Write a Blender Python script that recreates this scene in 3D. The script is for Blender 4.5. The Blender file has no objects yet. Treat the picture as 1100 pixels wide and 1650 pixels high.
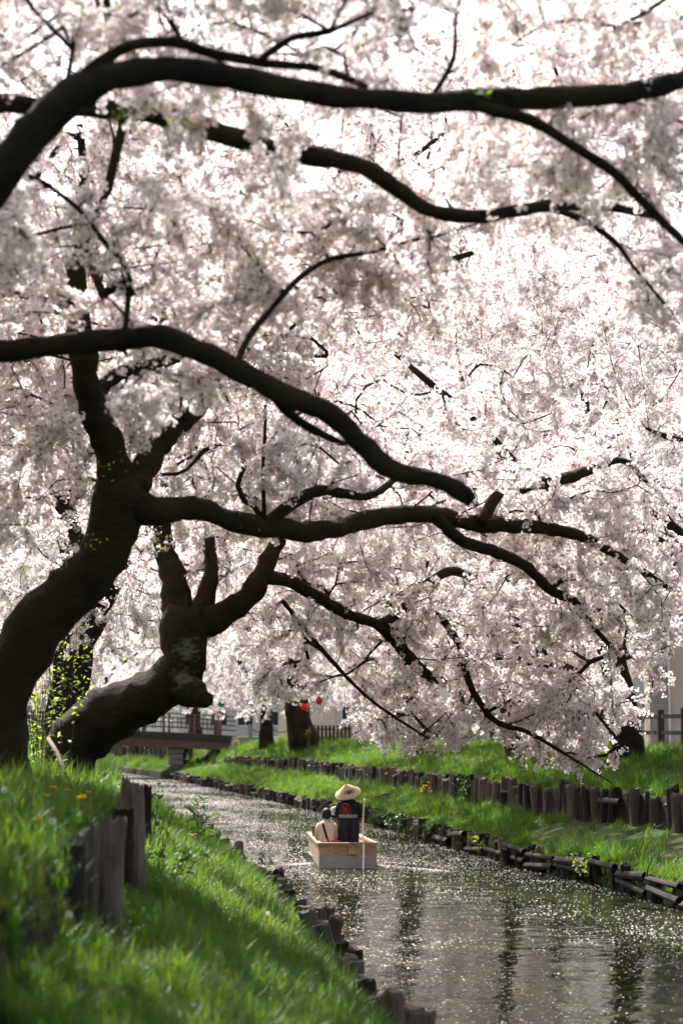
import bpy, bmesh, math, random
import numpy as np
from mathutils import Vector, Matrix, Euler, noise
random.seed(7); rng = np.random.default_rng(7)
S = bpy.context.scene; COL = S.collection
R_ = math.radians

# ------------------------------------------------------------------ camera, world, sun, exposure
F = 3300.0; CAMZ = 2.8; PITCH = math.atan((1175 - 825) / F)
cd = bpy.data.cameras.new('camera'); cam = bpy.data.objects.new('camera', cd); COL.objects.link(cam)
cam.location = (0, 0, CAMZ); cam.rotation_euler = (math.pi / 2 + PITCH, 0, 0)
cd.sensor_fit = 'VERTICAL'; cd.sensor_height = 36; cd.sensor_width = 24; cd.lens = F / 1650 * 36
cd.clip_start = 0.1; cd.clip_end = 4000
cd.dof.use_dof = True; cd.dof.focus_distance = 33; cd.dof.aperture_fstop = 1.8; cd.dof.aperture_blades = 9
S.camera = cam
SUN_EL, SUN_AZ = R_(48), R_(-20)          # azimuth from the view direction, negative = left
w = bpy.data.worlds.new('World'); S.world = w; w.use_nodes = True
wn = w.node_tree.nodes; wl = w.node_tree.links; wn.clear()
sky = wn.new('ShaderNodeTexSky'); sky.sky_type = 'NISHITA'; sky.sun_disc = False
sky.sun_elevation = SUN_EL; sky.sun_rotation = SUN_AZ; sky.air_density = .8; sky.dust_density = 4.5; sky.ozone_density = .2
bg = wn.new('ShaderNodeBackground'); bg.inputs['Strength'].default_value = 0.12
wo = wn.new('ShaderNodeOutputWorld'); hz = wn.new('ShaderNodeHueSaturation'); hz.inputs['Saturation'].default_value = .5      # thin white haze over the blue
wl.new(sky.outputs[0], hz.inputs['Color']); wl.new(hz.outputs[0], bg.inputs[0]); wl.new(bg.outputs[0], wo.inputs[0])
sd = bpy.data.lights.new('sun', 'SUN'); sun = bpy.data.objects.new('sun', sd); COL.objects.link(sun)
sd.energy = 5.0; sd.angle = R_(0.5); sd.color = (1.0, 0.965, 0.915)
sdir = Vector((math.sin(SUN_AZ) * math.cos(SUN_EL), math.cos(SUN_AZ) * math.cos(SUN_EL), math.sin(SUN_EL)))
sun.rotation_euler = sdir.to_track_quat('Z', 'Y').to_euler(); sun.location = (0, 0, 40)
S.view_settings.view_transform = 'Standard'; S.view_settings.look = 'None'
S.view_settings.exposure = 1.40; S.view_settings.gamma = 1.0; S.view_settings.use_curve_mapping = False
S.render.engine = 'CYCLES'
S.cycles.max_bounces = 10; S.cycles.diffuse_bounces = 8; S.cycles.glossy_bounces = 3; S.cycles.transmission_bounces = 6
S.cycles.transparent_max_bounces = 8; S.cycles.caustics_reflective = False; S.cycles.caustics_refractive = False

# ------------------------------------------------------------------ helpers
def pix(px, py, d):
    """a place in the world at depth d metres, estimated from the photograph"""
    a = (px - 550) / F; b = (825 - py) / F
    y = math.cos(PITCH) - math.sin(PITCH) * b; z = math.sin(PITCH) + math.cos(PITCH) * b
    k = d / y
    return Vector((a * k, d, CAMZ + z * k))
def mesh(name, v, f, mats=(), smooth=False, midx=None):
    me = bpy.data.meshes.new(name)
    me.from_pydata([tuple(p) for p in v], [], [tuple(q) for q in f])
    for m in mats: me.materials.append(m)
    if midx is not None: me.polygons.foreach_set('material_index', np.array(midx, dtype=np.int32))
    if smooth: me.polygons.foreach_set('use_smooth', np.ones(len(me.polygons), dtype=bool))
    me.update(); return me
def obj(name, me, parent=None, loc=None, rot=None, scl=None):
    o = bpy.data.objects.new(name, me); COL.objects.link(o)
    if parent is not None: o.parent = parent
    if loc is not None: o.location = loc
    if rot is not None: o.rotation_euler = rot
    if scl is not None: o.scale = scl
    return o
def tag(o, label=None, cat=None, group=None, kind=None):
    if label: o['label'] = label
    if cat: o['category'] = cat
    if group: o['group'] = group
    if kind: o['kind'] = kind
    return o
def empty(name, loc=(0, 0, 0), rz=0.0, **k):
    o = bpy.data.objects.new(name, None); COL.objects.link(o); o.location = loc; o.rotation_euler = (0, 0, rz)
    o.empty_display_size = .2
    return tag(o, **k)
class MB:
    """collects shapes into one mesh"""
    def __init__(s): s.v = []; s.f = []; s.m = []
    def add(s, v, f, m=0):
        n = len(s.v); s.v += [tuple(p) for p in v]; s.f += [tuple(i + n for i in q) for q in f]; s.m += [m] * len(f); return s
    def box(s, c, d, rz=0.0, m=0, M=None, bev=0.0):
        x, y, z = d[0] / 2, d[1] / 2, d[2] / 2
        vs = [Vector((a * x, b * y, e * z)) for e in (-1, 1) for a, b in ((-1, -1), (1, -1), (1, 1), (-1, 1))]
        if M is None: M = Matrix.Rotation(rz, 3, 'Z')
        vs = [M @ p + Vector(c) for p in vs]
        return s.add(vs, [(3, 2, 1, 0), (4, 5, 6, 7), (0, 1, 5, 4), (1, 2, 6, 5), (2, 3, 7, 6), (3, 0, 4, 7)], m)
    def bar(s, a, b, wd, h, m=0):
        a = Vector(a); b = Vector(b); d = b - a; L = d.length
        M = d.to_track_quat('X', 'Z').to_matrix()
        return s.box((a + b) / 2, (L, wd, h), M=M, m=m)
    def tube(s, pts, rad, n=8, m=0, cap=True, ref=None):
        v, f = sweep(pts, rad, n, cap, ref); return s.add(v, f, m)
    def build(s, name, mats, parent=None, smooth=False, **k):
        if not isinstance(mats, (list, tuple)): mats = [mats]
        return obj(name, mesh(name, s.v, s.f, mats, smooth, s.m), parent, **k)
def sweep(pts, rad, n=8, cap=True, ref=None, wob=0.0, seed=0):
    """tube along pts; rad: radius or (a,b) per point; a is measured along ref"""
    P = [Vector(p) for p in pts]; K = len(P); V = []; Fc = []
    T = [(P[min(i + 1, K - 1)] - P[max(i - 1, 0)]).normalized() for i in range(K)]
    if ref is None:
        u = T[0].orthogonal().normalized()
    else:
        u = Vector(ref)
    for i in range(K):
        u = (u - T[i] * u.dot(T[i]))
        u = u.normalized() if u.length > 1e-6 else T[i].orthogonal().normalized()
        b = T[i].cross(u)
        r = rad[i] if hasattr(rad, '__len__') else rad
        ra, rb = (r if hasattr(r, '__len__') else (r, r))
        for k in range(n):
            t = 2 * math.pi * k / n
            q = 1.0
            if wob:
                p_ = P[i] + u * math.cos(t) * ra + b * math.sin(t) * rb; k_ = 1 / max(.015, (ra + rb) / 2)
                q += wob * (1.7 * noise.noise(p_ * (.42 * k_) + Vector((seed, 0, 0))) + .9 * noise.noise(p_ * (1.5 * k_)) + .35 * noise.noise(p_ * (4 * k_)))
            V.append(P[i] + (u * math.cos(t) * ra + b * math.sin(t) * rb) * q)
    for i in range(K - 1):
        for k in range(n):
            a = i * n + k; c = i * n + (k + 1) % n
            Fc.append((a, c, c + n, a + n))
    if cap:
        Fc.append(tuple(range(n - 1, -1, -1))); Fc.append(tuple(range((K - 1) * n, K * n)))
    return V, Fc
def catmull(pts, rad, step):
    P = [Vector(p) for p in pts]; out = []; ro = []
    for i in range(len(P) - 1):
        p0 = P[max(i - 1, 0)]; p1 = P[i]; p2 = P[i + 1]; p3 = P[min(i + 2, len(P) - 1)]
        n = max(1, int(round((p2 - p1).length / step)))
        for k in range(n):
            t = k / n
            out.append(.5 * ((2 * p1) + (p2 - p0) * t + (2 * p0 - 5 * p1 + 4 * p2 - p3) * t * t + (3 * p1 - p0 - 3 * p2 + p3) * t ** 3))
            ro.append(rad[i] * (1 - t) + rad[i + 1] * t)
    out.append(P[-1]); ro.append(rad[-1]); return out, ro

# ------------------------------------------------------------------ materials
def mat(name, col=(.5, .5, .5), rough=.8, spec=.3, metal=0.0):
    m = bpy.data.materials.new(name); m.use_nodes = True
    b = m.node_tree.nodes['Principled BSDF']
    b.inputs['Base Color'].default_value = (*col, 1); b.inputs['Roughness'].default_value = rough
    b.inputs['Specular IOR Level'].default_value = spec; b.inputs['Metallic'].default_value = metal
    return m, m.node_tree.nodes, m.node_tree.links, b
def ramp(n, stops, interp='LINEAR'):
    r = n.new('ShaderNodeValToRGB'); r.color_ramp.interpolation = interp
    e = r.color_ramp.elements
    while len(e) < len(stops): e.new(.5)
    for x, (p, c) in zip(e, stops): x.position = p; x.color = (*c, 1)
    return r
def noisy(name, c1, c2, scale=5, rough=.85, bump=.3, bdist=.01, stretch=(1, 1, 1), detail=6, spec=.3, rand=.15, coords='Object', c3=None):
    m, n, l, b = mat(name, c1, rough, spec)
    tc = n.new('ShaderNodeTexCoord'); mp = n.new('ShaderNodeMapping'); mp.inputs['Scale'].default_value = stretch
    if coords == 'World':
        g = n.new('ShaderNodeNewGeometry'); l.new(g.outputs['Position'], mp.inputs[0])
    else: l.new(tc.outputs[coords], mp.inputs[0])
    t = n.new('ShaderNodeTexNoise'); t.inputs['Scale'].default_value = scale; t.inputs['Detail'].default_value = detail; t.inputs['Roughness'].default_value = .65
    l.new(mp.outputs[0], t.inputs['Vector'])
    st = [(.32, c1), (.66, c2)] if c3 is None else [(.28, c1), (.5, c2), (.72, c3)]
    r = ramp(n, st); l.new(t.outputs['Fac'], r.inputs[0])
    oi = n.new('ShaderNodeObjectInfo'); mr = n.new('ShaderNodeMapRange'); mr.inputs['To Min'].default_value = 1 - rand; mr.inputs['To Max'].default_value = 1 + rand
    l.new(oi.outputs['Random'], mr.inputs[0])
    hs = n.new('ShaderNodeHueSaturation'); l.new(mr.outputs[0], hs.inputs['Value']); l.new(r.outputs[0], hs.inputs['Color'])
    l.new(hs.outputs[0], b.inputs['Base Color'])
    bp = n.new('ShaderNodeBump'); bp.inputs['Strength'].default_value = bump; bp.inputs['Distance'].default_value = bdist
    l.new(t.outputs['Fac'], bp.inputs['Height']); l.new(bp.outputs[0], b.inputs['Normal'])
    return m
def leafy(name, c1, c2, trans=.5, rough=.5, tcol=None, gloss=.05):
    """thin leaf or petal: diffuse + translucent, tint varies by instance"""
    m = bpy.data.materials.new(name); m.use_nodes = True; n = m.node_tree.nodes; l = m.node_tree.links; n.clear()
    oi = n.new('ShaderNodeObjectInfo'); r = ramp(n, [(0, c1), (1, c2)]); l.new(oi.outputs['Random'], r.inputs[0])
    d = n.new('ShaderNodeBsdfDiffuse'); t = n.new('ShaderNodeBsdfTranslucent'); mx = n.new('ShaderNodeMixShader'); mx.inputs[0].default_value = trans
    l.new(r.outputs[0], d.inputs[0])
    if tcol is None: l.new(r.outputs[0], t.inputs[0])
    else:
        r2 = ramp(n, [(0, tcol[0]), (1, tcol[1])]); l.new(oi.outputs['Random'], r2.inputs[0]); l.new(r2.outputs[0], t.inputs[0])
    l.new(d.outputs[0], mx.inputs[1]); l.new(t.outputs[0], mx.inputs[2])
    o = n.new('ShaderNodeOutputMaterial')
    if gloss > 0:
        g = n.new('ShaderNodeBsdfGlossy'); g.inputs['Roughness'].default_value = rough
        m2 = n.new('ShaderNodeMixShader'); m2.inputs[0].default_value = gloss
        l.new(mx.outputs[0], m2.inputs[1]); l.new(g.outputs[0], m2.inputs[2]); l.new(m2.outputs[0], o.inputs[0])
    else: l.new(mx.outputs[0], o.inputs[0])
    return m
PETAL = leafy('petal', (.94, .868, .878), (.955, .910, .914), .64, gloss=0)
PETAL_W = leafy('petal_fallen', (.82, .74, .76), (.88, .82, .83), .35, gloss=0)
CALYX = leafy('calyx', (.40, .20, .13), (.42, .30, .14), .35, gloss=0)
CENTRE = leafy('flower_centre', (.72, .42, .40), (.78, .55, .46), .3, gloss=0)
BUDLEAF = leafy('young_leaf', (.20, .16, .04), (.16, .22, .03), .5, tcol=((.42, .30, .05), (.40, .48, .05)))
GREENLEAF = leafy('green_leaf', (.10, .17, .02), (.16, .24, .03), .5, tcol=((.35, .48, .04), (.5, .6, .06)))
GRASS = leafy('grass_blade', (.018, .062, .010), (.046, .098, .013), .45, tcol=((.075, .21, .012), (.23, .35, .022)), rough=.45, gloss=.035)
DRYGRASS = leafy('dry_blade', (.22, .16, .07), (.30, .24, .12), .4, gloss=.02)
WEED = leafy('weed_leaf', (.018, .062, .012), (.042, .098, .016), .45, tcol=((.06, .19, .014), (.16, .31, .022)), gloss=.05)
IVY = leafy('ivy_leaf', (.018, .050, .014), (.035, .085, .020), .3, tcol=((.07, .20, .02), (.12, .28, .03)), gloss=.08, rough=.35)
TWIG = noisy('twig_bark', (.030, .024, .020), (.060, .048, .042), 20, .9, 0, coords='World', rand=0)
def bark(name, base, moss, moss_amt, lichen=None):
    m, n, l, b = mat(name, base, .92, .15)
    g = n.new('ShaderNodeNewGeometry')
    t = n.new('ShaderNodeTexNoise'); t.inputs['Scale'].default_value = 9; t.inputs['Detail'].default_value = 9; t.inputs['Roughness'].default_value = .72
    mp = n.new('ShaderNodeMapping'); mp.inputs['Scale'].default_value = (1, 1, 1.8)
    l.new(g.outputs['Position'], mp.inputs[0]); l.new(mp.outputs[0], t.inputs['Vector'])
    r = ramp(n, [(.3, tuple(c * .45 for c in base)), (.55, base), (.78, tuple(min(1, c * 2.0) for c in base))]); l.new(t.outputs['Fac'], r.inputs[0])
    t2 = n.new('ShaderNodeTexNoise'); t2.inputs['Scale'].default_value = 2.2; t2.inputs['Detail'].default_value = 5
    l.new(g.outputs['Position'], t2.inputs['Vector'])
    r2 = ramp(n, [(.5 - moss_amt * .2, (0, 0, 0)), (.68 - moss_amt * .2, (1, 1, 1))]); l.new(t2.outputs['Fac'], r2.inputs[0])
    mx = n.new('ShaderNodeMixRGB'); mx.inputs[2].default_value = (*moss, 1); l.new(r2.outputs[0], mx.inputs[0]); l.new(r.outputs[0], mx.inputs[1])
    last = mx.outputs[0]
    if lichen:
        for c, rad in lichen:
            vd = n.new('ShaderNodeVectorMath'); vd.operation = 'DISTANCE'; vd.inputs[1].default_value = c
            l.new(g.outputs['Position'], vd.inputs[0])
            ad = n.new('ShaderNodeMath'); ad.operation = 'MULTIPLY_ADD'; l.new(t.outputs['Fac'], ad.inputs[0]); ad.inputs[1].default_value = rad * 4.0
            l.new(vd.outputs['Value'], ad.inputs[2])
            r3 = ramp(n, [(0, (.85, .85, .85)), (1, (0, 0, 0))]); mrr = n.new('ShaderNodeMapRange')
            mrr.inputs['From Min'].default_value = rad * 2.2; mrr.inputs['From Max'].default_value = rad * 2.9
            l.new(ad.outputs[0], mrr.inputs[0]); l.new(mrr.outputs[0], r3.inputs[0])
            m3 = n.new('ShaderNodeMixRGB'); m3.inputs[2].default_value = (.15, .155, .115, 1); l.new(r3.outputs[0], m3.inputs[0]); l.new(last, m3.inputs[1]); last = m3.outputs[0]
    l.new(last, b.inputs['Base Color'])
    v = n.new('ShaderNodeTexVoronoi'); v.inputs['Scale'].default_value = 11; v.inputs['Randomness'].default_value = 1.0; l.new(mp.outputs[0], v.inputs['Vector'])
    ad = n.new('ShaderNodeMath'); ad.operation = 'MULTIPLY_ADD'; ad.inputs[1].default_value = .35; l.new(v.outputs['Distance'], ad.inputs[0]); l.new(t.outputs['Fac'], ad.inputs[2])
    bp = n.new('ShaderNodeBump'); bp.inputs['Strength'].default_value = .9; bp.inputs['Distance'].default_value = .035
    l.new(ad.outputs[0], bp.inputs['Height']); l.new(bp.outputs[0], b.inputs['Normal'])
    return m
BARK = bark('cherry_bark', (.019, .014, .011), (.034, .028, .013), .3)
BARK_MOSS = bark('mossy_bark', (.018, .0128, .0098), (.027, .021, .008), .9)
LICH = pix(302, 1068, 24.6)
BARK_LICHEN = bark('lichened_bark', (.018, .0128, .0098), (.027, .021, .0085), .8, [((LICH.x, LICH.y - .2, LICH.z + .14), .20), ((LICH.x - .02, LICH.y - .2, LICH.z - .18), .17)])
LOGM = noisy('weathered_log', (.036, .025, .018), (.095, .070, .052), 14, .9, .6, .012, (1, 1, .22), rand=.35, c3=(.13, .105, .085))
LOGGREY = noisy('silvered_log', (.030, .022, .016), (.115, .088, .066), 17, .9, .8, .015, (1, 1, .12), rand=.2, c3=(.21, .17, .135))
LOGDARK = noisy('blackened_log', (.010, .008, .007), (.026, .020, .017), 14, .95, .6, .012, (1, 1, .22), rand=.3)
SOIL = noisy('bank_soil', (.022, .017, .011), (.060, .046, .030), 3, .95, .6, .05, coords='World', rand=0)
def ground_mat(name):
    m, n, l, b = mat(name, (.04, .05, .02), .95, .1)
    g = n.new('ShaderNodeNewGeometry')
    t = n.new('ShaderNodeTexNoise'); t.inputs['Scale'].default_value = .9; t.inputs['Detail'].default_value = 8; t.inputs['Roughness'].default_value = .7
    l.new(g.outputs['Position'], t.inputs['Vector'])
    r = ramp(n, [(.36, (.055, .042, .026)), (.50, (.035, .052, .016)), (.7, (.028, .066, .014))]); l.new(t.outputs['Fac'], r.inputs[0])
    sx = n.new('ShaderNodeSeparateXYZ'); l.new(g.outputs['True Normal'], sx.inputs[0])
    r2 = ramp(n, [(.45, (1, 1, 1)), (.75, (0, 0, 0))]); l.new(sx.outputs['Z'], r2.inputs[0])
    mx = n.new('ShaderNodeMixRGB'); mx.inputs[2].default_value = (.024, .016, .010, 1); l.new(r2.outputs[0], mx.inputs[0]); l.new(r.outputs[0], mx.inputs[1])
    l.new(mx.outputs[0], b.inputs['Base Color'])
    bp = n.new('ShaderNodeBump'); bp.inputs['Strength'].default_value = .8; bp.inputs['Distance'].default_value = .06
    t3 = n.new('ShaderNodeTexNoise'); t3.inputs['Scale'].default_value = 14; t3.inputs['Detail'].default_value = 6; l.new(g.outputs['Position'], t3.inputs['Vector'])
    l.new(t3.outputs['Fac'], bp.inputs['Height']); l.new(bp.outputs[0], b.inputs['Normal'])
    return m
GROUND = ground_mat('bank_ground')
def water_mat():
    m = bpy.data.materials.new('river_water'); m.use_nodes = True; n = m.node_tree.nodes; l = m.node_tree.links; n.clear()
    df = n.new('ShaderNodeBsdfDiffuse'); df.inputs[0].default_value = (.020, .023, .010, 1)
    gs = n.new('ShaderNodeBsdfGlossy'); gs.inputs['Roughness'].default_value = .05; gs.inputs['Color'].default_value = (.92, .95, .88, 1)
    fr = n.new('ShaderNodeFresnel'); fr.inputs['IOR'].default_value = 1.33
    k = n.new('ShaderNodeMath'); k.operation = 'MULTIPLY'; k.inputs[1].default_value = .58; l.new(fr.outputs[0], k.inputs[0])
    mx = n.new('ShaderNodeMixShader'); out = n.new('ShaderNodeOutputMaterial'); l.new(k.outputs[0], mx.inputs[0]); l.new(df.outputs[0], mx.inputs[1]); l.new(gs.outputs[0], mx.inputs[2]); l.new(mx.outputs[0], out.inputs[0])
    g = n.new('ShaderNodeNewGeometry'); mp = n.new('ShaderNodeMapping'); mp.inputs['Scale'].default_value = (1.0, .8, 1)
    l.new(g.outputs['Position'], mp.inputs[0])
    t = n.new('ShaderNodeTexNoise'); t.inputs['Scale'].default_value = 2.6; t.inputs['Detail'].default_value = 3; l.new(mp.outputs[0], t.inputs['Vector'])
    t2 = n.new('ShaderNodeTexNoise'); t2.inputs['Scale'].default_value = .55; t2.inputs['Detail'].default_value = 2; l.new(mp.outputs[0], t2.inputs['Vector'])
    ad = n.new('ShaderNodeMath'); ad.operation = 'MULTIPLY_ADD'; ad.inputs[1].default_value = 2.5; l.new(t2.outputs['Fac'], ad.inputs[0]); l.new(t.outputs['Fac'], ad.inputs[2])
    bp = n.new('ShaderNodeBump'); bp.inputs['Strength'].default_value = .6; bp.inputs['Distance'].default_value = .017
    l.new(ad.outputs[0], bp.inputs['Height'])
    for q in (df, gs, fr): l.new(bp.outputs[0], q.inputs['Normal'])
    return m
WATER = water_mat()

# ------------------------------------------------------------------ the river and its banks
tabR = np.array([(-10, 9.0), (0, 8.6), (15, 7.5), (25, 6.4), (32.4, 5.4), (37.7, 4.7), (42, 3.8), (48.6, 2.8), (59.6, 1.26), (80, -2.4), (97, -5.6), (111, -8.4), (120, -10.4), (140, -16), (165, -25), (200, -40), (300, -95), (700, -330)])
tabL = np.array([(-10, 3.4), (0, 2.2), (10, 1.2), (19.5, .22), (26.5, -.45), (31.7, -1.0), (41.5, -2.38), (50.5, -3.67), (77, -7.6), (111, -14.6), (120, -16.8), (140, -22.5), (165, -32), (200, -48), (300, -104), (700, -340)])
tabW = np.array([(-10, -1.3), (0, -1.45), (10, -1.6), (14, -1.72), (18, -1.95), (24, -2.5), (30, -3.2), (41, -4.7), (50, -6.1), (77, -10.2), (111, -17.2), (140, -25), (200, -51), (300, -108), (700, -346)])
tabS = np.array([(-10, 13), (20, 10.4), (30, 8.7), (36, 7.4), (40, 6.5), (44, 5.35), (48, 4.5), (54, 3.5), (60, 2.7), (68, 1.65), (72, 1.0), (90, -1.6), (105, -4.8), (120, -8.0), (140, -13.5), (165, -22), (200, -37), (300, -92), (700, -326)])
def iR(d): return np.interp(d, tabR[:, 0], tabR[:, 1])
def iL(d): return np.interp(d, tabL[:, 0], tabL[:, 1])
def iW(d): return np.interp(d, tabW[:, 0], tabW[:, 1])
def iS(d): return np.interp(d, tabS[:, 0], tabS[:, 1])
def lump(x, y):
    x = np.asarray(x, float); y = np.asarray(y, float)
    return (np.sin(x * 1.3 + y * .7) * np.sin(y * .9 - x * .4) * .5 + np.sin(x * 3.1 - y * 1.9 + 1.3) * np.sin(y * 2.3 + x * .8) * .3 + np.sin(x * 7.3 + y * 5.1) * np.sin(y * 6.1 - x * 3.7 + .5) * .2)
def profL(d):
    W, L = float(iW(d)), float(iL(d))
    wall = 1.0 if d < 34 else max(0.35, 1 - (d - 34) / 30)       # the log wall fades out up-river
    top = 2.0
    return [(-400, 2.7), (-120, 2.6), (-40, 2.6), (W - 9, 2.5), (W - 5, 2.46), (W - 2.5, 2.40), (W - 1.3, 2.28), (W - .55, 2.12), (W - .04, top), (W + .04, top - .47 * wall), ((W * .62 + L * .38), 1.12), (W * .3 + L * .7, .78), (L - .40, .42), (L - .05, .28), (L + .06, -.15), (L + .5, -.7)]
def profR(d):
    Rr, Sx = float(iR(d)), float(iS(d))
    k = min(1, max(0, (112 - d) / 20)) if d > 92 else 1
    zt = .85 + .62 * k + (1 - k) * .15
    return [(Rr - .5, -.7), (Rr - .06, -.15), (Rr + .05, .34), (Rr + .35, .46), (Rr * .5 + Sx * .5, .66), (Sx - .04, .86), (Sx + .05, zt), (Sx + 1.0, 1.66), (Sx + 2.2, 1.94), (Sx + 3.4, 2.12), (Sx + 5.5, 2.2), (Sx + 9, 2.22), (Sx + 30, 2.3), (Sx + 120, 2.5), (Sx + 500, 2.6)]
def zL(x, d):
    p = profL(d); return float(np.interp(x, [a for a, _ in p], [b for _, b in p])) + float(lump(x, d)) * .04
def zR(x, d):
    p = profR(d); return float(np.interp(x, [a for a, _ in p], [b for _, b in p])) + float(lump(x, d)) * .04
def bank(name, prof, zf):
    ds = np.concatenate([np.arange(-10, 40, .6), np.arange(40, 80, 1.2), np.arange(80, 150, 2.5), np.arange(150, 320, 10), np.array([330, 400, 500, 690])])
    V = []; Fc = []; m = None
    for d in ds:
        p = profile = prof(d); row = []
        for (x0, z0), (x1, z1) in zip(p[:-1], p[1:]):
            k = 4 if abs(x1 - x0) < 12 and abs(x1 - x0) > .3 else 1
            for j in range(k): t = j / k; row.append((x0 + (x1 - x0) * t, z0 + (z1 - z0) * t))
        row.append(p[-1])
        if m is None or m == len(row): pass
        m = len(row)
        V += [(x, d, z + (float(lump(x, d)) * .04 if abs(x) < 60 else 0)) for x, z in row]
    return ds, V
def bank_mesh(name, prof):
    ds = np.concatenate([np.arange(-10, 40, .6), np.arange(40, 80, 1.2), np.arange(80, 150, 2.5), np.arange(150, 320, 10), np.array([330, 400, 500, 690])])
    K = 4; V = []; m = (len(prof(0)) - 1) * K + 1
    for d in ds:
        p = prof(d)
        for i, ((x0, z0), (x1, z1)) in enumerate(zip(p[:-1], p[1:])):
            for j in range(K + (i == len(p) - 2)):
                t = j / K; x = x0 + (x1 - x0) * t; V.append((x, d, z0 + (z1 - z0) * t + float(lump(x, d)) * .04))
    Fc = [(a * m + b, a * m + b + 1, (a + 1) * m + b + 1, (a + 1) * m + b) for a in range(len(ds) - 1) for b in range(m - 1)]
    return obj(name, mesh(name, V, Fc, [GROUND], True))
tag(bank_mesh('river_bank', profL), kind='structure', label='grassy near bank of the canal stepping down to the water')
tag(bank_mesh('river_bank', profR), kind='structure', label='sunlit far bank of the canal rising in two grassy steps')
ds = np.concatenate([np.arange(-10, 150, 2.0), np.arange(150, 330, 10), [400, 690]])
V = []; Fc = []
for d in ds: V += [(float(iL(d)) - .3, d, 0), (float(iR(d)) + .3, d, 0)]
for i in range(len(ds) - 1): Fc.append((2 * i, 2 * i + 1, 2 * i + 3, 2 * i + 2))
tag(obj('water', mesh('water', V, Fc, [WATER])), kind='structure', label='dark canal water strewn with fallen petals')
# beaten path on the far bank
V = []; Fc = []
pd = np.arange(20, 125, 2.5)
for d in pd:
    for o_ in (6.4, 7.3, 8.2, 9.0): V.append((float(iS(d)) + o_, d, zR(float(iS(d)) + o_, d) + .05))
for i in range(len(pd) - 1):
    for k in range(3): a = i * 4 + k; Fc.append((a, a + 1, a + 5, a + 4))
PATHM = noisy('pale_path', (.30, .27, .23), (.42, .39, .34), 6, .95, .3, .02, coords='World', rand=0)
tag(obj('path', mesh('path', V, Fc, [PATHM], True)), kind='structure', label='pale walking path along the top of the far bank')

# ------------------------------------------------------------------ scattering of real small geometry (flowers, grass)
def proto_collection(name, meshes):
    c = bpy.data.collections.new(name)
    for i, me in enumerate(meshes):
        o = bpy.data.objects.new(f'{me.name}', me); c.objects.link(o)
    return c
def scatter_group(name, coll):
    ng = bpy.data.node_groups.new(name, 'GeometryNodeTree')
    ng.interface.new_socket(name='Geometry', in_out='INPUT', socket_type='NodeSocketGeometry')
    ng.interface.new_socket(name='Geometry', in_out='OUTPUT', socket_type='NodeSocketGeometry')
    n = ng.nodes; l = ng.links
    gi = n.new('NodeGroupInput'); go = n.new('NodeGroupOutput')
    ip = n.new('GeometryNodeInstanceOnPoints'); ci = n.new('GeometryNodeCollectionInfo')
    ci.inputs['Collection'].default_value = coll; ci.inputs['Separate Children'].default_value = True; ci.inputs['Reset Children'].default_value = True
    def na(a, t):
        x = n.new('GeometryNodeInputNamedAttribute'); x.data_type = t; x.inputs['Name'].default_value = a; return x.outputs['Attribute']
    er = n.new('FunctionNodeEulerToRotation')
    l.new(na('rot', 'FLOAT_VECTOR'), er.inputs[0]); l.new(er.outputs[0], ip.inputs['Rotation'])
    l.new(na('scl', 'FLOAT'), ip.inputs['Scale']); l.new(na('idx', 'INT'), ip.inputs['Instance Index'])
    ip.inputs['Pick Instance'].default_value = True
    l.new(gi.outputs[0], ip.inputs['Points']); l.new(ci.outputs[0], ip.inputs['Instance']); l.new(ip.outputs[0], go.inputs[0])
    return ng
def scatter(name, ng, P, rot, scl, idx, parent=None):
    me = bpy.data.meshes.new(name); me.vertices.add(len(P)); me.vertices.foreach_set('co', np.asarray(P, np.float32).ravel())
    a = me.attributes.new('rot', 'FLOAT_VECTOR', 'POINT'); a.data.foreach_set('vector', np.asarray(rot, np.float32).ravel())
    a = me.attributes.new('scl', 'FLOAT', 'POINT'); a.data.foreach_set('value', np.asarray(scl, np.float32))
    a = me.attributes.new('idx', 'INT', 'POINT'); a.data.foreach_set('value', np.asarray(idx, np.int32))
    o = obj(name, me, parent); md = o.modifiers.new('scatter', 'NODES'); md.node_group = ng
    o['kind'] = 'stuff'
    return o
def flower(mb, c, nrm, r):
    nrm = nrm.normalized(); u = nrm.orthogonal().normalized(); v = nrm.cross(u); a0 = random.random() * 6.28
    cup = random.uniform(.1, .55)
    for k in range(5):
        a = a0 + k * 1.2566
        def q(da, rr): return c + (u * math.cos(a + da) + v * math.sin(a + da)) * r * rr + nrm * r * cup * rr * rr
        mb.add([c, q(-.52, .68), q(-.23, 1.0), q(0, .9), q(.23, 1.0), q(.52, .68)], [(0, 1, 2, 3), (0, 3, 4, 5)], 0)
    e = c + nrm * r * .10
    mb.add([e + (u * math.cos(t) + v * math.sin(t)) * r * .2 for t in (0, 2.1, 4.2)], [(0, 1, 2)], 1)
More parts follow.
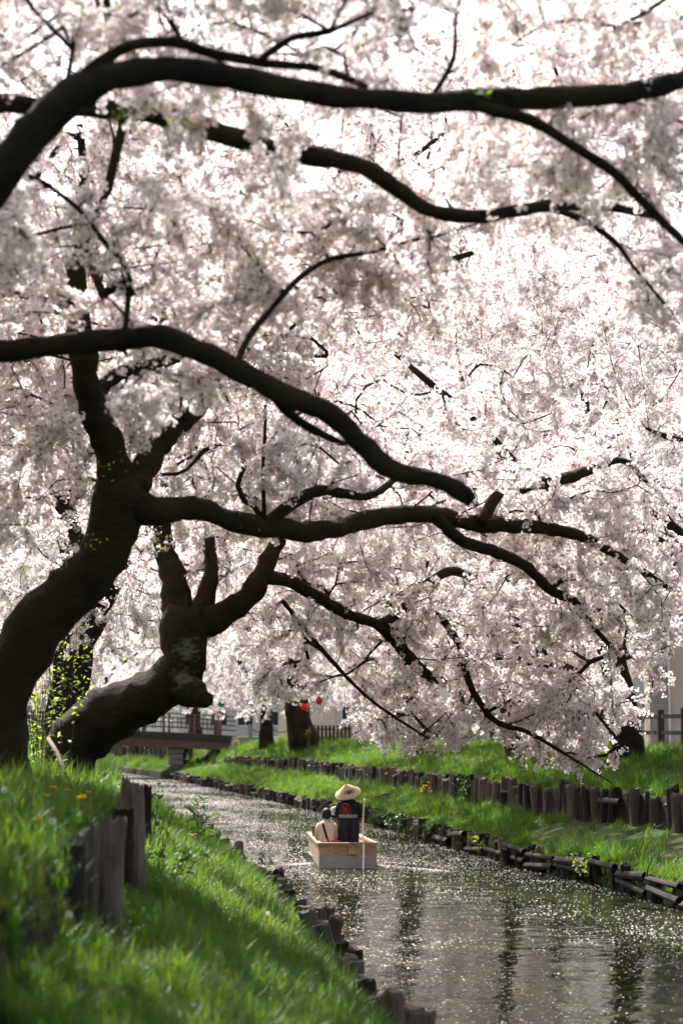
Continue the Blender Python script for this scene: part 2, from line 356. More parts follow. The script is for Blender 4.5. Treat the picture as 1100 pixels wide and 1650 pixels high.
def make_spray(seed, leaves, n_cl, length):
    random.seed(seed); mb = MB()
    pts = [Vector((0, 0, 0))]; d = Vector((0, 0, 1))
    for k in range(4):
        d = (d + Vector((random.gauss(0, .16), random.gauss(0, .16), 0))).normalized(); pts.append(pts[-1] + d * length / 4)
    mb.tube(pts, [.0045, .004, .0035, .003, .002], 3, 2, False)
    for k in range(n_cl):
        t = (k + random.random() * .8) / n_cl * 3.95; i = min(3, int(t)); p = pts[i].lerp(pts[i + 1], t - i)
        out = Vector((random.gauss(0, 1), random.gauss(0, 1), random.gauss(0, .35))).normalized()
        c = p + out * random.uniform(.012, .032)
        for j in range(random.randint(5, 8)):
            q = (Vector((random.gauss(0, 1), random.gauss(0, 1), random.gauss(0, 1))).normalized() + out * .55).normalized()
            e = c + q * random.uniform(.026, .04)
            flower(mb, e, (q + Vector((random.gauss(0, .3), random.gauss(0, .3), random.gauss(0, .3)))), random.uniform(.0165, .0205))
            s_ = q.orthogonal().normalized() * .0028
            mb.add([c - s_, c + s_, e - q * .004], [(0, 1, 2)], 3)
            b0 = e - q * .011
            mb.add([b0, e + s_ * 1.6, e - s_ * .8 + q.cross(s_) * 1.4, e - s_ * .8 - q.cross(s_) * 1.4], [(0, 1, 2), (0, 2, 3), (0, 3, 1)], 3)
        if random.random() < leaves:
            for j in range(random.randint(1, 3)):
                q = (out + Vector((random.gauss(0, .5), random.gauss(0, .5), .7))).normalized(); s_ = q.orthogonal().normalized()
                L = random.uniform(.022, .045)
                mb.add([p, p + q * L * .5 + s_ * L * .22, p + q * L, p + q * L * .5 - s_ * L * .22], [(0, 1, 2, 3)], 4)
    return mesh('spray', mb.v, mb.f, [PETAL, CENTRE, TWIG, CALYX, BUDLEAF], False, mb.m)
SPRAYS = proto_collection('sprays', [make_spray(i, .12 if i < 6 else .55, 7 if i % 2 else 9, .27 + .03 * (i % 3)) for i in range(8)])
SPRAY_NG = scatter_group('blossom_scatter', SPRAYS)

# ------------------------------------------------------------------ cherry trees
def unit(a): return a / np.maximum(np.linalg.norm(a, axis=-1, keepdims=True), 1e-9)
def dir_to_euler(D, roll):
    """XYZ euler turning +Z into D after a roll about Z"""
    out = np.zeros_like(D)
    for i in range(len(D)):
        q = Vector(D[i]).to_track_quat('Z', 'Y') @ Euler((0, 0, roll[i])).to_quaternion()
        out[i] = q.to_euler('XYZ')[:]
    return out
def cherry(base, limbs, samples, label, n_spray, barkm=None, tipr=.0058, group='cherry trees in full bloom along the canal', spray_scl=(.85, 1.25), sides=12, droop=.25, seed=0, detail=.3):
    """limbs: list of (points, radii, attach) in world space; first is the trunk"""
    barkm = barkm or BARK
    base = Vector(base); root = empty('cherry_tree', base, label=label, cat='cherry tree', group=group)
    loc = np.array(base)
    P = []; par = []; rad0 = []; Dn = []; att = []
    for li, (pts, rads, at) in enumerate(limbs):
        cp, cr = catmull(pts, rads, max(.12, detail * .6))
        fine, fr = catmull(pts, rads, .085) if detail < .4 else (cp, cr)
        v, f = sweep([p - base for p in fine], fr, sides, True, None, .20 if li == 0 else .17, seed + li)
        me = mesh('trunk' if li == 0 else 'limb', v, f, [barkm], True)
        obj('trunk' if li == 0 else 'limb', me, root)
        st = max(1, int(round(.3 / max(.12, detail * .6))))
        prev = -1
        idxs = list(range(0, len(cp), st))
        for k, i in enumerate(idxs):
            P.append(np.array(cp[i])); par.append(prev); rad0.append(cr[i])
            j = idxs[min(k + 1, len(idxs) - 1)]; i0 = idxs[max(k - 1, 0)]
            Dn.append(np.array((cp[j] - cp[i0]).normalized())); prev = len(P) - 1
            att.append(at is True or (at is not False and k / max(1, len(idxs) - 1) >= at))
    r = np.random.default_rng(seed + 11)
    N0 = len(P); cap = N0 + len(samples) * 6 + 10
    PP = np.zeros((cap, 3)); PP[:N0] = P; DD = np.zeros((cap, 3)); DD[:N0] = Dn
    OK = np.zeros(cap, bool); OK[:N0] = att; PA = np.full(cap, -1); PA[:N0] = par
    n = N0
    s = np.asarray(samples)
    A = PP[:N0][OK[:N0]]
    dist = np.array([np.min(((A - q) ** 2).sum(1)) for q in s]); s = s[np.argsort(dist)]
    for q in s:
        v = q - PP[:n]; dd = np.sqrt((v * v).sum(1)) + 1e-6
        cs = (v * DD[:n]).sum(1) / dd
        cost = dd * (1.45 - .45 * cs); cost[~OK[:n]] = 1e9
        i = int(np.argmin(cost)); L = dd[i]
        if L < .08: continue
        k = min(6, max(1, int(math.ceil(L / .34))))
        if n + k >= cap: break
        p0 = PP[i]; c = p0 + DD[i] * L * .38 + np.array((0, 0, .10 * L)); prev = i; pp = p0
        for j in range(1, k + 1):
            t = j / k; x = (1 - t) ** 2 * p0 + 2 * t * (1 - t) * c + t * t * q
            if j < k: x = x + r.normal(0, .045 * L / k + .012, 3)
            PP[n] = x; DD[n] = unit(x - pp); PA[n] = prev; OK[n] = True; prev = n; pp = x; n += 1
    PP = PP[:n]; PA = PA[:n]; DD = DD[:n]
    # pipe model radii
    acc = np.zeros(n); e = 2.25
    for i in range(n - 1, N0 - 1, -1):
        if acc[i] == 0: acc[i] = tipr ** e
        if PA[i] >= N0: acc[PA[i]] += acc[i] * (1.0) 
    RR = acc ** (1 / e); 
    ch = np.arange(N0, n); a = PP[PA[ch]]; b = PP[ch]; rb = RR[ch]; ra = np.where(PA[ch] >= N0, RR[PA[ch]], RR[ch] * 1.25)
    ra = np.minimum(ra, rb * 1.6); 
    # twig prisms, all in one mesh
    d = unit(b - a); h = np.where(np.abs(d[:, 2:3]) < .9, np.array([[0, 0, 1.0]]), np.array([[1.0, 0, 0]]))
    u = unit(np.cross(d, h)); w_ = np.cross(d, u); ns = 4
    ring = []
    for (c, rr, off) in ((a, ra, -.4), (b, rb, .4)):
        for k in range(ns):
            t = 2 * math.pi * k / ns
            ring.append(c + d * (rr * off)[:, None] + (u * math.cos(t) + w_ * math.sin(t)) * rr[:, None])
    VV = np.stack(ring, 1).reshape(-1, 3) - loc
    M = len(ch); o0 = np.arange(M)[:, None] * 8
    fc = np.concatenate([o0 + np.array([[k, (k + 1) % 4, 4 + (k + 1) % 4, 4 + k]]) for k in range(4)], 1).reshape(-1, 4)
    me = bpy.data.meshes.new('twigs'); me.from_pydata(VV.tolist(), [], fc.tolist()); me.materials.append(barkm)
    me.polygons.foreach_set('use_smooth', np.ones(len(fc), bool)); me.update()
    tw = obj('twigs', me, root); tw['kind'] = 'stuff'
    # blossom sprays on the thin wood
    ln = np.linalg.norm(b - a, axis=1)
    thin = rb < .03
    clump = np.exp(.75 * np.array([noise.noise(Vector(q) * .9) * 1.6 + noise.noise(Vector(q) * 2.6) * 1.3 for q in b]))
    wgt = np.where(thin, ln * clump * np.where(rb < .014, 1.0, .4), 0); wgt /= wgt.sum()
    pick = r.choice(M, n_spray, p=wgt); t = r.random(n_spray)[:, None]
    pos = a[pick] * (1 - t) + b[pick] * t
    D = unit(d[pick] * .75 + r.normal(0, .55, (n_spray, 3)) + np.array([0, 0, -droop]))
    rot = dir_to_euler(D, r.random(n_spray) * 6.28)
    cr_ = scatter('crown', SPRAY_NG, pos - loc, rot, r.uniform(*spray_scl, n_spray), r.integers(0, 8, n_spray), root)
    return root
def blob(c, rr, n, seed, hollow=.25, boxy=0.0):
    r = np.random.default_rng(seed); v = unit(r.normal(0, 1, (n, 3))); v = v * (1 - boxy + boxy / np.abs(v).max(1, keepdims=True)); q = (hollow ** 3 + (1 - hollow ** 3) * r.random((n, 1))) ** (1 / 3)
    return np.array(c) + v * q * np.array(rr)
def pblobs(lst, seed, push=0.0):
    """crown lobes given by a photo position, a depth and half sizes (px, px, metres)"""
    out = []
    for i, (px, py, d, rx, ry, rd, n) in enumerate(lst):
        d = d + push; out.append(blob(pix(px, py, d), (rx * d / F, rd, ry * d / F), n, seed * 31 + i))
    return np.concatenate(out)
def limb(lst, at=True):
    """(px, py, depth, width in px)"""
    return ([pix(a, b, d) for a, b, d, _ in lst], [w_ / 2 * d / F for _, _, d, w_ in lst], at)
def down(p, z): return Vector((p.x, p.y, z))

# --- tree A: the near tree whose mossy trunk sweeps up the left edge
b1 = pix(2, 1235, 20.0)
A_l = [limb([(-4, 1265, 20, 112), (-2, 1200, 20, 88), (6, 1110, 20, 82), (46, 1028, 20, 84), (108, 966, 20, 88), (158, 908, 20, 84), (188, 855, 20, 82), (201, 805, 20, 88), (200, 765, 20, 74)], False),
       limb([(196, 790, 20, 66), (178, 730, 19.9, 54), (156, 675, 19.7, 48), (141, 625, 19.5, 44), (132, 560, 19.2, 41), (124, 470, 19.0, 36), (122, 380, 18.9, 28), (135, 290, 19, 18), (128, 200, 18.8, 10)], .25),
       limb([(215, 815, 20, 60), (262, 822, 20.1, 44), (318, 818, 20.4, 36), (370, 838, 20.8, 34), (430, 850, 21.2, 33), (500, 856, 21.7, 33), (560, 846, 22.2, 31), (615, 832, 22.7, 29), (690, 828, 23.2, 28), (760, 843, 23.7, 27), (850, 848, 24.2, 24), (930, 862, 24.6, 18), (1010, 905, 25, 12), (1080, 950, 25.3, 7)], .2),
       limb([(700, 832, 23.2, 20), (745, 872, 23.6, 20), (800, 890, 24, 19), (850, 915, 24.4, 17), (885, 950, 24.8, 16), (930, 972, 25.2, 13), (955, 1010, 25.5, 9), (1000, 1060, 26, 6)], True),
       limb([(215, 790, 20, 52), (235, 750, 20.2, 44), (270, 700, 20.5, 36), (318, 655, 20.8, 32), (360, 600, 21, 28), (430, 545, 21.3, 25), (510, 490, 21.6, 23), (600, 450, 21.9, 18), (680, 432, 22.2, 14), (760, 408, 22.5, 8)], .2),
       limb([(420, 852, 21.1, 22), (470, 812, 21.3, 20), (520, 790, 21.6, 18), (590, 800, 21.9, 13), (640, 770, 22.4, 9)], .3),
       limb([(775, 843, 23.6, 20), (800, 800, 23.8, 22), (850, 782, 24, 21), (915, 770, 24.3, 20), (962, 752, 24.6, 15), (1010, 745, 24.9, 9), (1060, 800, 25.2, 6)], .2),
       limb([(150, 640, 19.8, 26), (195, 600, 20.1, 24), (250, 585, 20.5, 18), (330, 560, 21, 12)], .3),
       limb([(426, 840, 21.1, 9), (424, 760, 21, 7), (428, 670, 20.8, 5)], True)]
A_s = pblobs([(120, 480, 20.6, 210, 170, 1.8, 170), (330, 600, 20.8, 230, 130, 2.4, 240), (560, 470, 22, 230, 110, 2.2, 210), (110, 700, 20.6, 160, 130, 1.6, 110),
              (450, 770, 21.5, 190, 80, 2.0, 150), (700, 800, 23.3, 220, 70, 2.0, 170), (930, 800, 24.6, 170, 100, 2.0, 170), (900, 950, 25, 170, 90, 1.8, 180),
              (1040, 960, 25.4, 110, 110, 1.8, 110), (140, 330, 19, 240, 130, 2.2, 150), (420, 360, 21, 260, 120, 2.4, 170), (-150, 500, 19, 220, 260, 2.6, 160), (980, 1080, 26, 110, 70, 1.2, 60)], 3, 1.0)
A_s = np.concatenate([A_s, pblobs([(600, 190, 22, 270, 110, 1.8, 110), (900, 120, 23, 230, 150, 1.8, 110), (300, 150, 20.8, 240, 90, 1.6, 60)], 13)])
treeA = cherry(b1, A_l, A_s, 'cherry tree with thick mossy trunk sweeping in an S up the left edge', 6500, BARK_MOSS, seed=3, sides=22, spray_scl=(.8, 1.15))

# --- tree B: the trunk that lies along the bank, then turns up
b2 = pix(112, 1236, 25)
B_l = [limb([(124, 1272, 25, 70), (112, 1238, 25, 84), (112, 1205, 25, 86), (150, 1172, 25, 88), (205, 1143, 24.9, 84), (256, 1112, 24.7, 80), (290, 1078, 24.6, 76), (300, 1040, 24.6, 70), (302, 1005, 24.6, 74), (308, 985, 24.6, 70)], False),
       limb([(296, 1010, 24.6, 52), (287, 975, 24.7, 50), (281, 935, 24.8, 42), (268, 890, 25, 34), (262, 840, 25.2, 30), (275, 760, 25.6, 22), (300, 680, 26, 14), (330, 600, 26.4, 8)], .35),
       limb([(318, 1000, 24.6, 40), (332, 962, 24.7, 30), (340, 915, 24.9, 24), (338, 860, 25.2, 18), (360, 780, 25.6, 12)], .4),
       limb([(316, 1012, 24.6, 50), (355, 992, 24.6, 42), (392, 970, 24.6, 38), (418, 935, 24.7, 34), (430, 905, 24.8, 30), (448, 872, 25, 24), (480, 800, 25.4, 14), (520, 720, 26, 8)], .35),
       limb([(425, 930, 24.7, 26), (462, 935, 25, 22), (505, 958, 25.4, 20), (560, 990, 25.9, 17), (605, 1005, 26.3, 16), (642, 1040, 26.8, 19), (680, 1082, 27.3, 18), (716, 1100, 27.6, 13)], .2),
       limb([(605, 1005, 26.3, 13), (690, 985, 27, 12), (740, 1040, 27.4, 12), (755, 1100, 27.7, 12), (795, 1160, 28, 10), (850, 1180, 28, 7), (910, 1215, 27.8, 4.5), (985, 1262, 27.5, 1.5)], True),
       limb([(280, 1092, 24.6, 66), (304, 1112, 24.5, 50), (322, 1124, 24.4, 36), (332, 1130, 24.3, 27)], False),
       limb([(620, 1008, 26.4, 12), (730, 920, 27, 14), (830, 1010, 27.6, 13), (900, 1080, 28, 9), (960, 1150, 28, 6), (1010, 1210, 28, 4)], True),
       limb([(455, 968, 25, 7), (530, 1060, 25.8, 7), (600, 1130, 26.5, 5), (690, 1190, 27, 4)], True)]
B_s = pblobs([(560, 920, 26, 170, 80, 2, 150), (680, 1010, 27.2, 150, 90, 1.8, 200), (800, 1090, 27.9, 150, 80, 1.5, 230), (900, 1170, 28, 105, 48, 1.2, 95), (680, 1165, 27.3, 120, 34, 1.3, 120),
              (820, 1010, 27.8, 150, 90, 1.5, 170), (430, 760, 25.6, 190, 120, 2.2, 170), (310, 880, 25, 110, 70, 1.8, 50), (480, 1010, 25.6, 110, 60, 1.6, 70),
              (945, 1222, 27.6, 50, 24, .7, 34), (985, 1140, 28, 50, 30, .9, 24), (380, 600, 26.5, 200, 100, 2, 110), (640, 700, 27, 180, 110, 2, 130), (625, 1085, 26.8, 80, 40, 1.2, 55), (455, 1095, 26.2, 60, 44, 1, 45)], 5, .8)
treeB = cherry(b2, B_l, B_s, 'cherry tree whose thick lichened trunk lies low over the grass then bends upright', 3900, BARK_LICHEN, seed=5, sides=22, tipr=.0066, spray_scl=(.8, 1.1))

# --- trees C and D: stand just outside the left edge, their limbs cross the top of the view
c0 = Vector((-3.9, 10.6, 2.45))
C_l = [([c0 + Vector((0, 0, -.2)), c0 + Vector((.1, .05, .8)), c0 + Vector((.55, .1, 1.9)), c0 + Vector((1.2, .2, 2.8)), pix(-30, 320, 11)], [.26, .2, .17, .15, .125], False),
       limb([(-30, 320, 11, 76), (30, 240, 11, 70), (85, 180, 11, 64), (135, 143, 11, 54), (200, 120, 11, 46), (270, 112, 11.1, 42), (350, 118, 11.2, 42), (430, 137, 11.3, 40), (520, 152, 11.4, 38), (620, 162, 11.6, 38), (700, 166, 11.8, 36), (790, 160, 12, 36), (870, 160, 12.1, 36), (960, 156, 12.2, 37), (1050, 142, 12.3, 34), (1130, 118, 12.5, 26), (1260, 90, 13, 14)], .25),
       limb([(110, 155, 11, 30), (150, 112, 11, 26), (205, 76, 11.1, 20), (280, 68, 11.2, 18), (350, 88, 11.3, 17), (430, 102, 11.4, 15), (520, 112, 11.6, 13), (590, 140, 11.8, 11)], .1),
       limb([(755, 168, 11.9, 20), (800, 178, 11.9, 20), (860, 196, 11.9, 19), (930, 240, 11.9, 18), (985, 275, 11.9, 17), (1040, 330, 11.9, 16), (1100, 388, 11.9, 13), (1160, 430, 12, 8)], .3),
       limb([(100, 160, 11, 12), (118, 80, 11.2, 9), (122, -40, 11.4, 6)], True),
       limb([(420, 95, 11.3, 12), (470, 62, 11.3, 12), (530, 50, 11.3, 11), (600, 20, 11.3, 6)], True),
       limb([(690, 165, 11.8, 11), (730, 95, 11.8, 9), (735, 20, 11.8, 6), (760, -60, 11.8, 4)], True),
       limb([(300, 78, 11.2, 9), (270, 30, 11.3, 7), (230, -20, 11.5, 5)], True)]
C_s = pblobs([(200, 40, 11.4, 260, 120, 1.3, 90), (550, 20, 11.6, 260, 110, 1.3, 95), (900, 50, 12.9, 240, 110, 1.2, 85), (830, 245, 12.3, 150, 45, .8, 24), (1010, 250, 12.6, 130, 90, .9, 40),
              (-20, 330, 11.3, 60, 90, 1.2, 16), (600, -130, 11.6, 520, 100, 1.0, 50), (1250, 80, 13.4, 200, 200, 1.6, 60), (-150, -50, 11, 200, 250, 1.6, 60), (350, 255, 11.9, 200, 30, .7, 10)], 7, .45)
treeC = cherry(c0, C_l, C_s, 'cherry tree rooted outside the left edge whose blurred dark limb arches across the top', 1250, BARK, seed=7, sides=14, tipr=.0045, spray_scl=(.75, 1.05), group='near cherry trees outside the left edge')
d0 = Vector((-4.3, 13.6, 2.5))
D_l = [([d0 + Vector((0, 0, -.2)), d0 + Vector((.1, 0, .9)), d0 + Vector((.5, 0, 1.8)), d0 + Vector((1.1, .05, 2.4)), pix(-60, 560, 14)], [.28, .22, .18, .15, .10], False),
       limb([(-60, 560, 14, 42), (0, 568, 14, 38), (60, 560, 14, 36), (140, 552, 14, 37), (240, 541, 14, 39), (300, 556, 14, 38), (370, 588, 14, 37), (430, 622, 14, 37), (500, 652, 14, 36), (545, 676, 14, 36), (590, 725, 14, 34), (640, 762, 14, 32), (700, 772, 14, 30), (735, 788, 14, 30), (762, 808, 14, 22)], False),
       limb([(380, 592, 14, 12), (400, 545, 14.1, 11), (440, 495, 14.2, 10), (480, 450, 14.3, 10), (530, 418, 14.5, 9), (600, 405, 14.7, 7), (690, 380, 15, 5)], .2),
       limb([(430, 625, 14, 18), (470, 670, 14.2, 17), (520, 700, 14.4, 14), (556, 716, 14.6, 8)], True),
       limb([(200, 545, 14, 10), (208, 470, 14, 9), (205, 435, 14, 9), (165, 385, 14, 9), (125, 335, 14, 8), (80, 300, 14, 5)], .1),
       ([d0 + Vector((.5, 0, 1.8)), pix(-120, 330, 13.4), pix(-20, 178, 13.2), pix(60, 172, 13.2), pix(160, 176, 13.2), pix(240, 182, 13.3), pix(320, 202, 13.4), pix(390, 226, 13.5), pix(450, 244, 13.6), pix(540, 256, 13.7), pix(600, 276, 13.8), pix(650, 312, 13.9), pix(700, 342, 14), pix(780, 348, 14.1), pix(880, 332, 14.3), pix(970, 332, 14.5), pix(1060, 350, 14.7)], [.13, .09, .065, .065, .066, .068, .072, .072, .068, .064, .060, .055, .05, .046, .042, .034, .02], .35),
       limb([(880, 334, 14.3, 12), (940, 355, 14.4, 11), (990, 390, 14.4, 9), (1020, 430, 14.4, 6), (1070, 490, 14.5, 4)], True)]
D_s = pblobs([(330, 340, 14.2, 300, 60, 1.2, 62), (620, 345, 14.6, 220, 60, 1.0, 50), (880, 320, 14.9, 220, 50, 1.0, 40), (60, 420, 14.2, 130, 90, 1.0, 28), (560, 420, 14.6, 200, 60, 1.0, 45), (300, 470, 14.2, 180, 60, 1, 40),
              (260, 640, 14, 90, 50, .5, 12), (1060, 470, 14.5, 70, 90, .8, 22), (350, 160, 14.3, 350, 60, 1.0, 42), (-150, 300, 13.4, 200, 260, 1.6, 50), (830, 215, 14.6, 220, 50, 1.2, 40)], 9, .45)
D_s = np.concatenate([D_s, blob((-3.2, 14.0, 8.9), (3.2, 1.8, .8), 110, 93), blob((-2.6, 15.6, 8.9), (3.4, 1.3, .8), 190, 94)])  # extra crown lobes added above the view to shade the near bank
treeD = cherry(d0, D_l, D_s, 'cherry tree rooted outside the left edge whose bare limb slants down to a sawn end', 2500, BARK, seed=9, sides=14, tipr=.0045, spray_scl=(.75, 1.05), group='near cherry trees outside the left edge')

def young_leaves(root, spots, seed):
    rr = random.Random(seed); mb = MB(); o0 = root.location
    for px, py, d, n, sp in spots:
        c = pix(px, py, d) - o0
        for k in range(n):
            p = c + Vector((rr.gauss(0, sp), rr.gauss(0, sp), rr.gauss(0, sp * .6))); q = Vector((rr.gauss(0, 1), rr.gauss(0, 1), rr.gauss(.3, .6))).normalized(); t = q.orthogonal().normalized(); L = rr.uniform(.03, .055)
            mb.add([p, p + q * L * .5 + t * L * .24, p + q * L, p + q * L * .5 - t * L * .24], [(0, 1, 2, 3)])
    tag(mb.build('young_leaves', GREENLEAF, root), kind='stuff')
young_leaves(treeC, [(298, 198, 11.0, 16, .03), (775, 148, 11.8, 16, .035), (205, 190, 10.9, 7, .03), (180, 195, 10.9, 8, .03), (235, 180, 10.9, 6, .03), (232, 225, 11, 5, .04)], 1)
young_leaves(treeA, [(145, 870, 19.4, 14, .07), (60, 610, 19.4, 10, .08), (180, 750, 19.5, 16, .12), (390, 830, 20.8, 14, .12), (540, 770, 21.5, 12, .1), (20, 960, 21, 60, .3), (30, 920, 21, 50, .3)], 2)
young_leaves(treeB, [(270, 870, 24.6, 40, .14), (150, 1060, 25, 60, .3), (120, 1040, 25, 40, .25)], 3)

# --- the other trees: a grown cherry of its own shape each
EXTRA = {}; TOPS = {'cherry tree with slim trunk behind the hanging blossom at right': [(790, 490, 57, 330, 95, 3.5, 420)], 'cherry tree with stout dark trunk at right before the pale shed walls': [(960, 540, 50, 240, 120, 3.5, 300)]}
def grown(x, d, zf, h, rad, lean, label, n_s, n_spray, seed, tr=.3, zoff=0.0, crown_lo=.28, group='cherry trees in full bloom along the canal', barkm=None, scl=(.9, 1.3), fork=.25):
    r = random.Random(seed); b = Vector((x, d, zf(x, d))); lx, ly = lean
    top = b + Vector((lx * .35, ly * .35, h * fork))
    trunk = ([b + Vector((0, 0, -.3)), b + Vector((lx * .03, ly * .03, .15)), b.lerp(top, .55) + Vector((r.uniform(-.15, .15), 0, 0)), top], [tr * 1.5, tr * 1.12, tr * .95, tr * .85], False)
    limbs = [trunk]; k = r.randint(4, 6); a0 = r.random() * 6.28
    cc = b + Vector((lx, ly, h * (crown_lo + 1) / 2)); rz = h * (1 - crown_lo) / 2
    for i in range(k):
        a = a0 + i * 6.283 / k + r.uniform(-.3, .3); up = r.uniform(.0, .8)
        e = cc + Vector((math.cos(a) * rad * .72, math.sin(a) * rad * .72, rz * (up - .25)))
        m1 = top.lerp(e, .35) + Vector((r.uniform(-.3, .3), r.uniform(-.3, .3), h * .08)); m2 = top.lerp(e, .7) + Vector((r.uniform(-.3, .3), r.uniform(-.3, .3), h * .05))
        limbs.append(([top - Vector((0, 0, .15)), m1, m2, e], [tr * .62, tr * .42, tr * .24, tr * .08], .25))
    for pts_, rd_ in EXTRA.get(label, []): limbs.append(([top - Vector((0, 0, .4))] + pts_, [rd_[0]] + rd_, .3))
    smp = np.concatenate([blob(cc, (rad, rad, rz), int(n_s * .72), seed + 1, .40, .55), blob(cc - Vector((0, 0, rz * .45)), (rad * 1.08, rad * 1.08, rz * .5), int(n_s * .28), seed + 2, .6)])
    zmin = 1.9 if zf is zL or zf is zR else 0
    if label in TOPS: smp = np.concatenate([smp, pblobs(TOPS[label], seed)])
    smp = smp[smp[:, 2] > b.z + h * .12]
    return cherry(b, limbs, smp, label, n_spray, barkm, seed=seed, sides=9, spray_scl=scl, group=group, detail=.5, tipr=.0055)
far = [  # x, depth, bank, height, crown radius, lean, label, nodes, sprays, trunk radius
 (-8.2, 20.5, zL, 9, 4.8, (1.2, -1.4), 'unseen cherry tree added beyond the left edge to shade the near grass', 800, 5200, .34),  # added out of view, its crown casts shade on the near bank
 (-5.2, 38, zL, 11, 5.2, (1.5, 0), 'cherry tree with dark trunks just behind the low lying trunk on the left', 800, 4200, .36),
 (-10.5, 50, zL, 12, 5.5, (1.0, 0), 'cherry tree seen left of the dark trunks on the left bank', 750, 3800, .33),
 (-12.5, 66, zL, 12, 5.6, (1.6, 0), 'cherry tree on the left bank seen through the fork of the leaning trunk', 700, 3600, .32),
 (-17.5, 86, zL, 12, 6, (2, 0), 'cherry tree on the left bank short of the bridge', 650, 3200, .32),
 (10.6, 33, zR, 11.5, 5.2, (-1.9, .4), 'cherry tree standing outside the right edge with boughs reaching in', 850, 4300, .30),
 (7.05, 50, zR, 14.3, 6.4, (-2.0, -.5), 'cherry tree with stout dark trunk at right before the pale shed walls', 1200, 10500, .36),
 (4.9, 58, zR, 15.2, 6.2, (-1.6, 0), 'cherry tree with slim trunk behind the hanging blossom at right', 1000, 11500, .22),
 (2.7, 73, zR, 16.5, 6.8, (-1.5, 0), 'cherry tree on the far bank right of the boatman', 950, 6000, .36),
 (-1.7, 97, zR, 13, 6.2, (-1.2, 0), 'cherry tree with broad double trunk left above the boat', 700, 3600, .62),
 (-3.9, 108, zR, 13, 6.0, (-1.0, 0), 'cherry tree with squat trunk nearest the bridge end', 600, 3000, .36),
 (12.5, 68, zR, 14.5, 6.5, (-1, 0), 'cherry tree in the second row behind the stout dark trunk', 700, 3500, .3),
 (9.5, 88, zR, 15, 7, (-1, 0), 'cherry tree in the second row far behind the boatman', 650, 3200, .3),
 (3.5, 118, zR, 15, 7.5, (-1, 0), 'cherry tree standing back from the bank beyond the picket fence', 600, 2600, .3),
 (-9.5, 136, zR, 14, 7.5, (-1, 0), 'cherry tree beyond the bridge on the right of the water', 550, 2400, .4),
 (-18.5, 152, zR, 14, 8, (-1, 0), 'cherry tree beyond the bridge where the water bends away', 550, 2400, .4),
 (-25, 112, zL, 13, 7, (2, 0), 'cherry tree at the left end of the bridge', 550, 2400, .4),
]
EXTRA['cherry tree standing outside the right edge with boughs reaching in'] = [
 ([pix(1200, 905, 32), pix(1100, 868, 31.5), pix(1062, 828, 31), pix(1040, 790, 31), pix(1010, 770, 30.8)], [.16, .12, .10, .06, .02]),
 ([pix(1220, 760, 32), pix(1130, 704, 32), pix(1085, 708, 31.8), pix(1040, 690, 31.5)], [.13, .085, .06, .02]),
 ([pix(1180, 980, 32), pix(1100, 905, 31.2), pix(1050, 862, 31), pix(1000, 850, 30.8), pix(950, 830, 30.5)], [.12, .08, .06, .04, .015])]
for i, (x, d, zf, h, rad, lean, lab, ns, nsp, tr) in enumerate(far):
    grown(x, d, zf, h, rad, lean, lab, ns, nsp, 40 + i * 3, tr, scl=(.9, 1.25) if d < 60 else (1.2, 1.8), crown_lo=.16 if d < 60 else .12)

# ------------------------------------------------------------------ logs, posts and revetments
def log_mesh(seed, n=9, rough=.10, top=.05):
    r = random.Random(seed); V = []; Fc = []
    a = [1 + r.uniform(-rough, rough) for _ in range(n)]
    tz = [r.uniform(-top, top) for _ in range(n)]
    for z, k in ((0, 1.06), (.5, 1.0), (.96, .97), (1.0, .86)):
        for i in range(n):
            t = 6.28318 * i / n; q = a[i] * k * (1 + r.uniform(-.03, .03))
            V.append((math.cos(t) * q, math.sin(t) * q, z + (tz[i] if z > .9 else 0)))
    for j in range(3):
        for i in range(n): b = j * n + i; c = j * n + (i + 1) % n; Fc.append((b, c, c + n, b + n))
    V.append((0, 0, 1.0)); m = len(V) - 1
    for i in range(n): Fc.append((3 * n + i, 3 * n + (i + 1) % n, m))
    return V, Fc
def logs(mats, k=6, n=9, rough=.1, top=.05):
    out = []
    for i in range(k):
        v, f = log_mesh(100 + i, n, rough, top); out.append(mesh('log', v, f, [mats[i % len(mats)]], False))
    return out
LOGS = logs([LOGM, LOGM, LOGDARK]); LOGS_L = logs([LOGM, LOGGREY, LOGM, LOGDARK], 8, 10, .12, .035); LOGS_DARK = logs([LOGDARK, LOGM, LOGDARK])
def log_row(name, label, cat, pts, lib, r=.1, h=(.5, .7), zf=None, gaps=(), tilt=.06, sink=.15, group=None, rails=None, seed=1):
    """pts: list of (x, y); zf: height of each log's top above the water"""
    rr = random.Random(seed); x0, y0 = pts[0]
    root = empty(name, (x0, y0, 0), label=label, cat=cat, group=group)
    for i, (x, y) in enumerate(pts):
        if any(a <= y <= b for a, b in gaps) or rr.random() < .06: continue
        zt = zf(x, y) + rr.uniform(-.13, .08) - (.2 if rr.random() < .1 else 0); hh = rr.uniform(*h)
        q = r * rr.uniform(.8, 1.25)
        obj('log', lib[rr.randrange(len(lib))], root, (x - x0, y - y0, zt - hh), (rr.gauss(0, tilt), rr.gauss(0, tilt), rr.random() * 6.28), (q, q, hh))
    for a, b, q in (rails or []):
        a = Vector(a); b = Vector(b); d = b - a
        obj('rail', lib[rr.randrange(len(lib))], root, a - Vector((x0, y0, 0)), d.to_track_quat('Z', 'Y').to_euler(), (q, q, d.length))
    return root
def along(f, d0, d1, sp, off=0.0, jit=.03):
    out = []; d = d0; rr = random.Random(int(d0 * 10))
    while d < d1:
        x = float(f(d)) + off; e = .2; sl = (float(f(d + e)) - float(f(d - e))) / (2 * e)
        out.append((x + rr.uniform(-jit, jit), d)); d += sp / math.sqrt(1 + sl * sl)
    return out
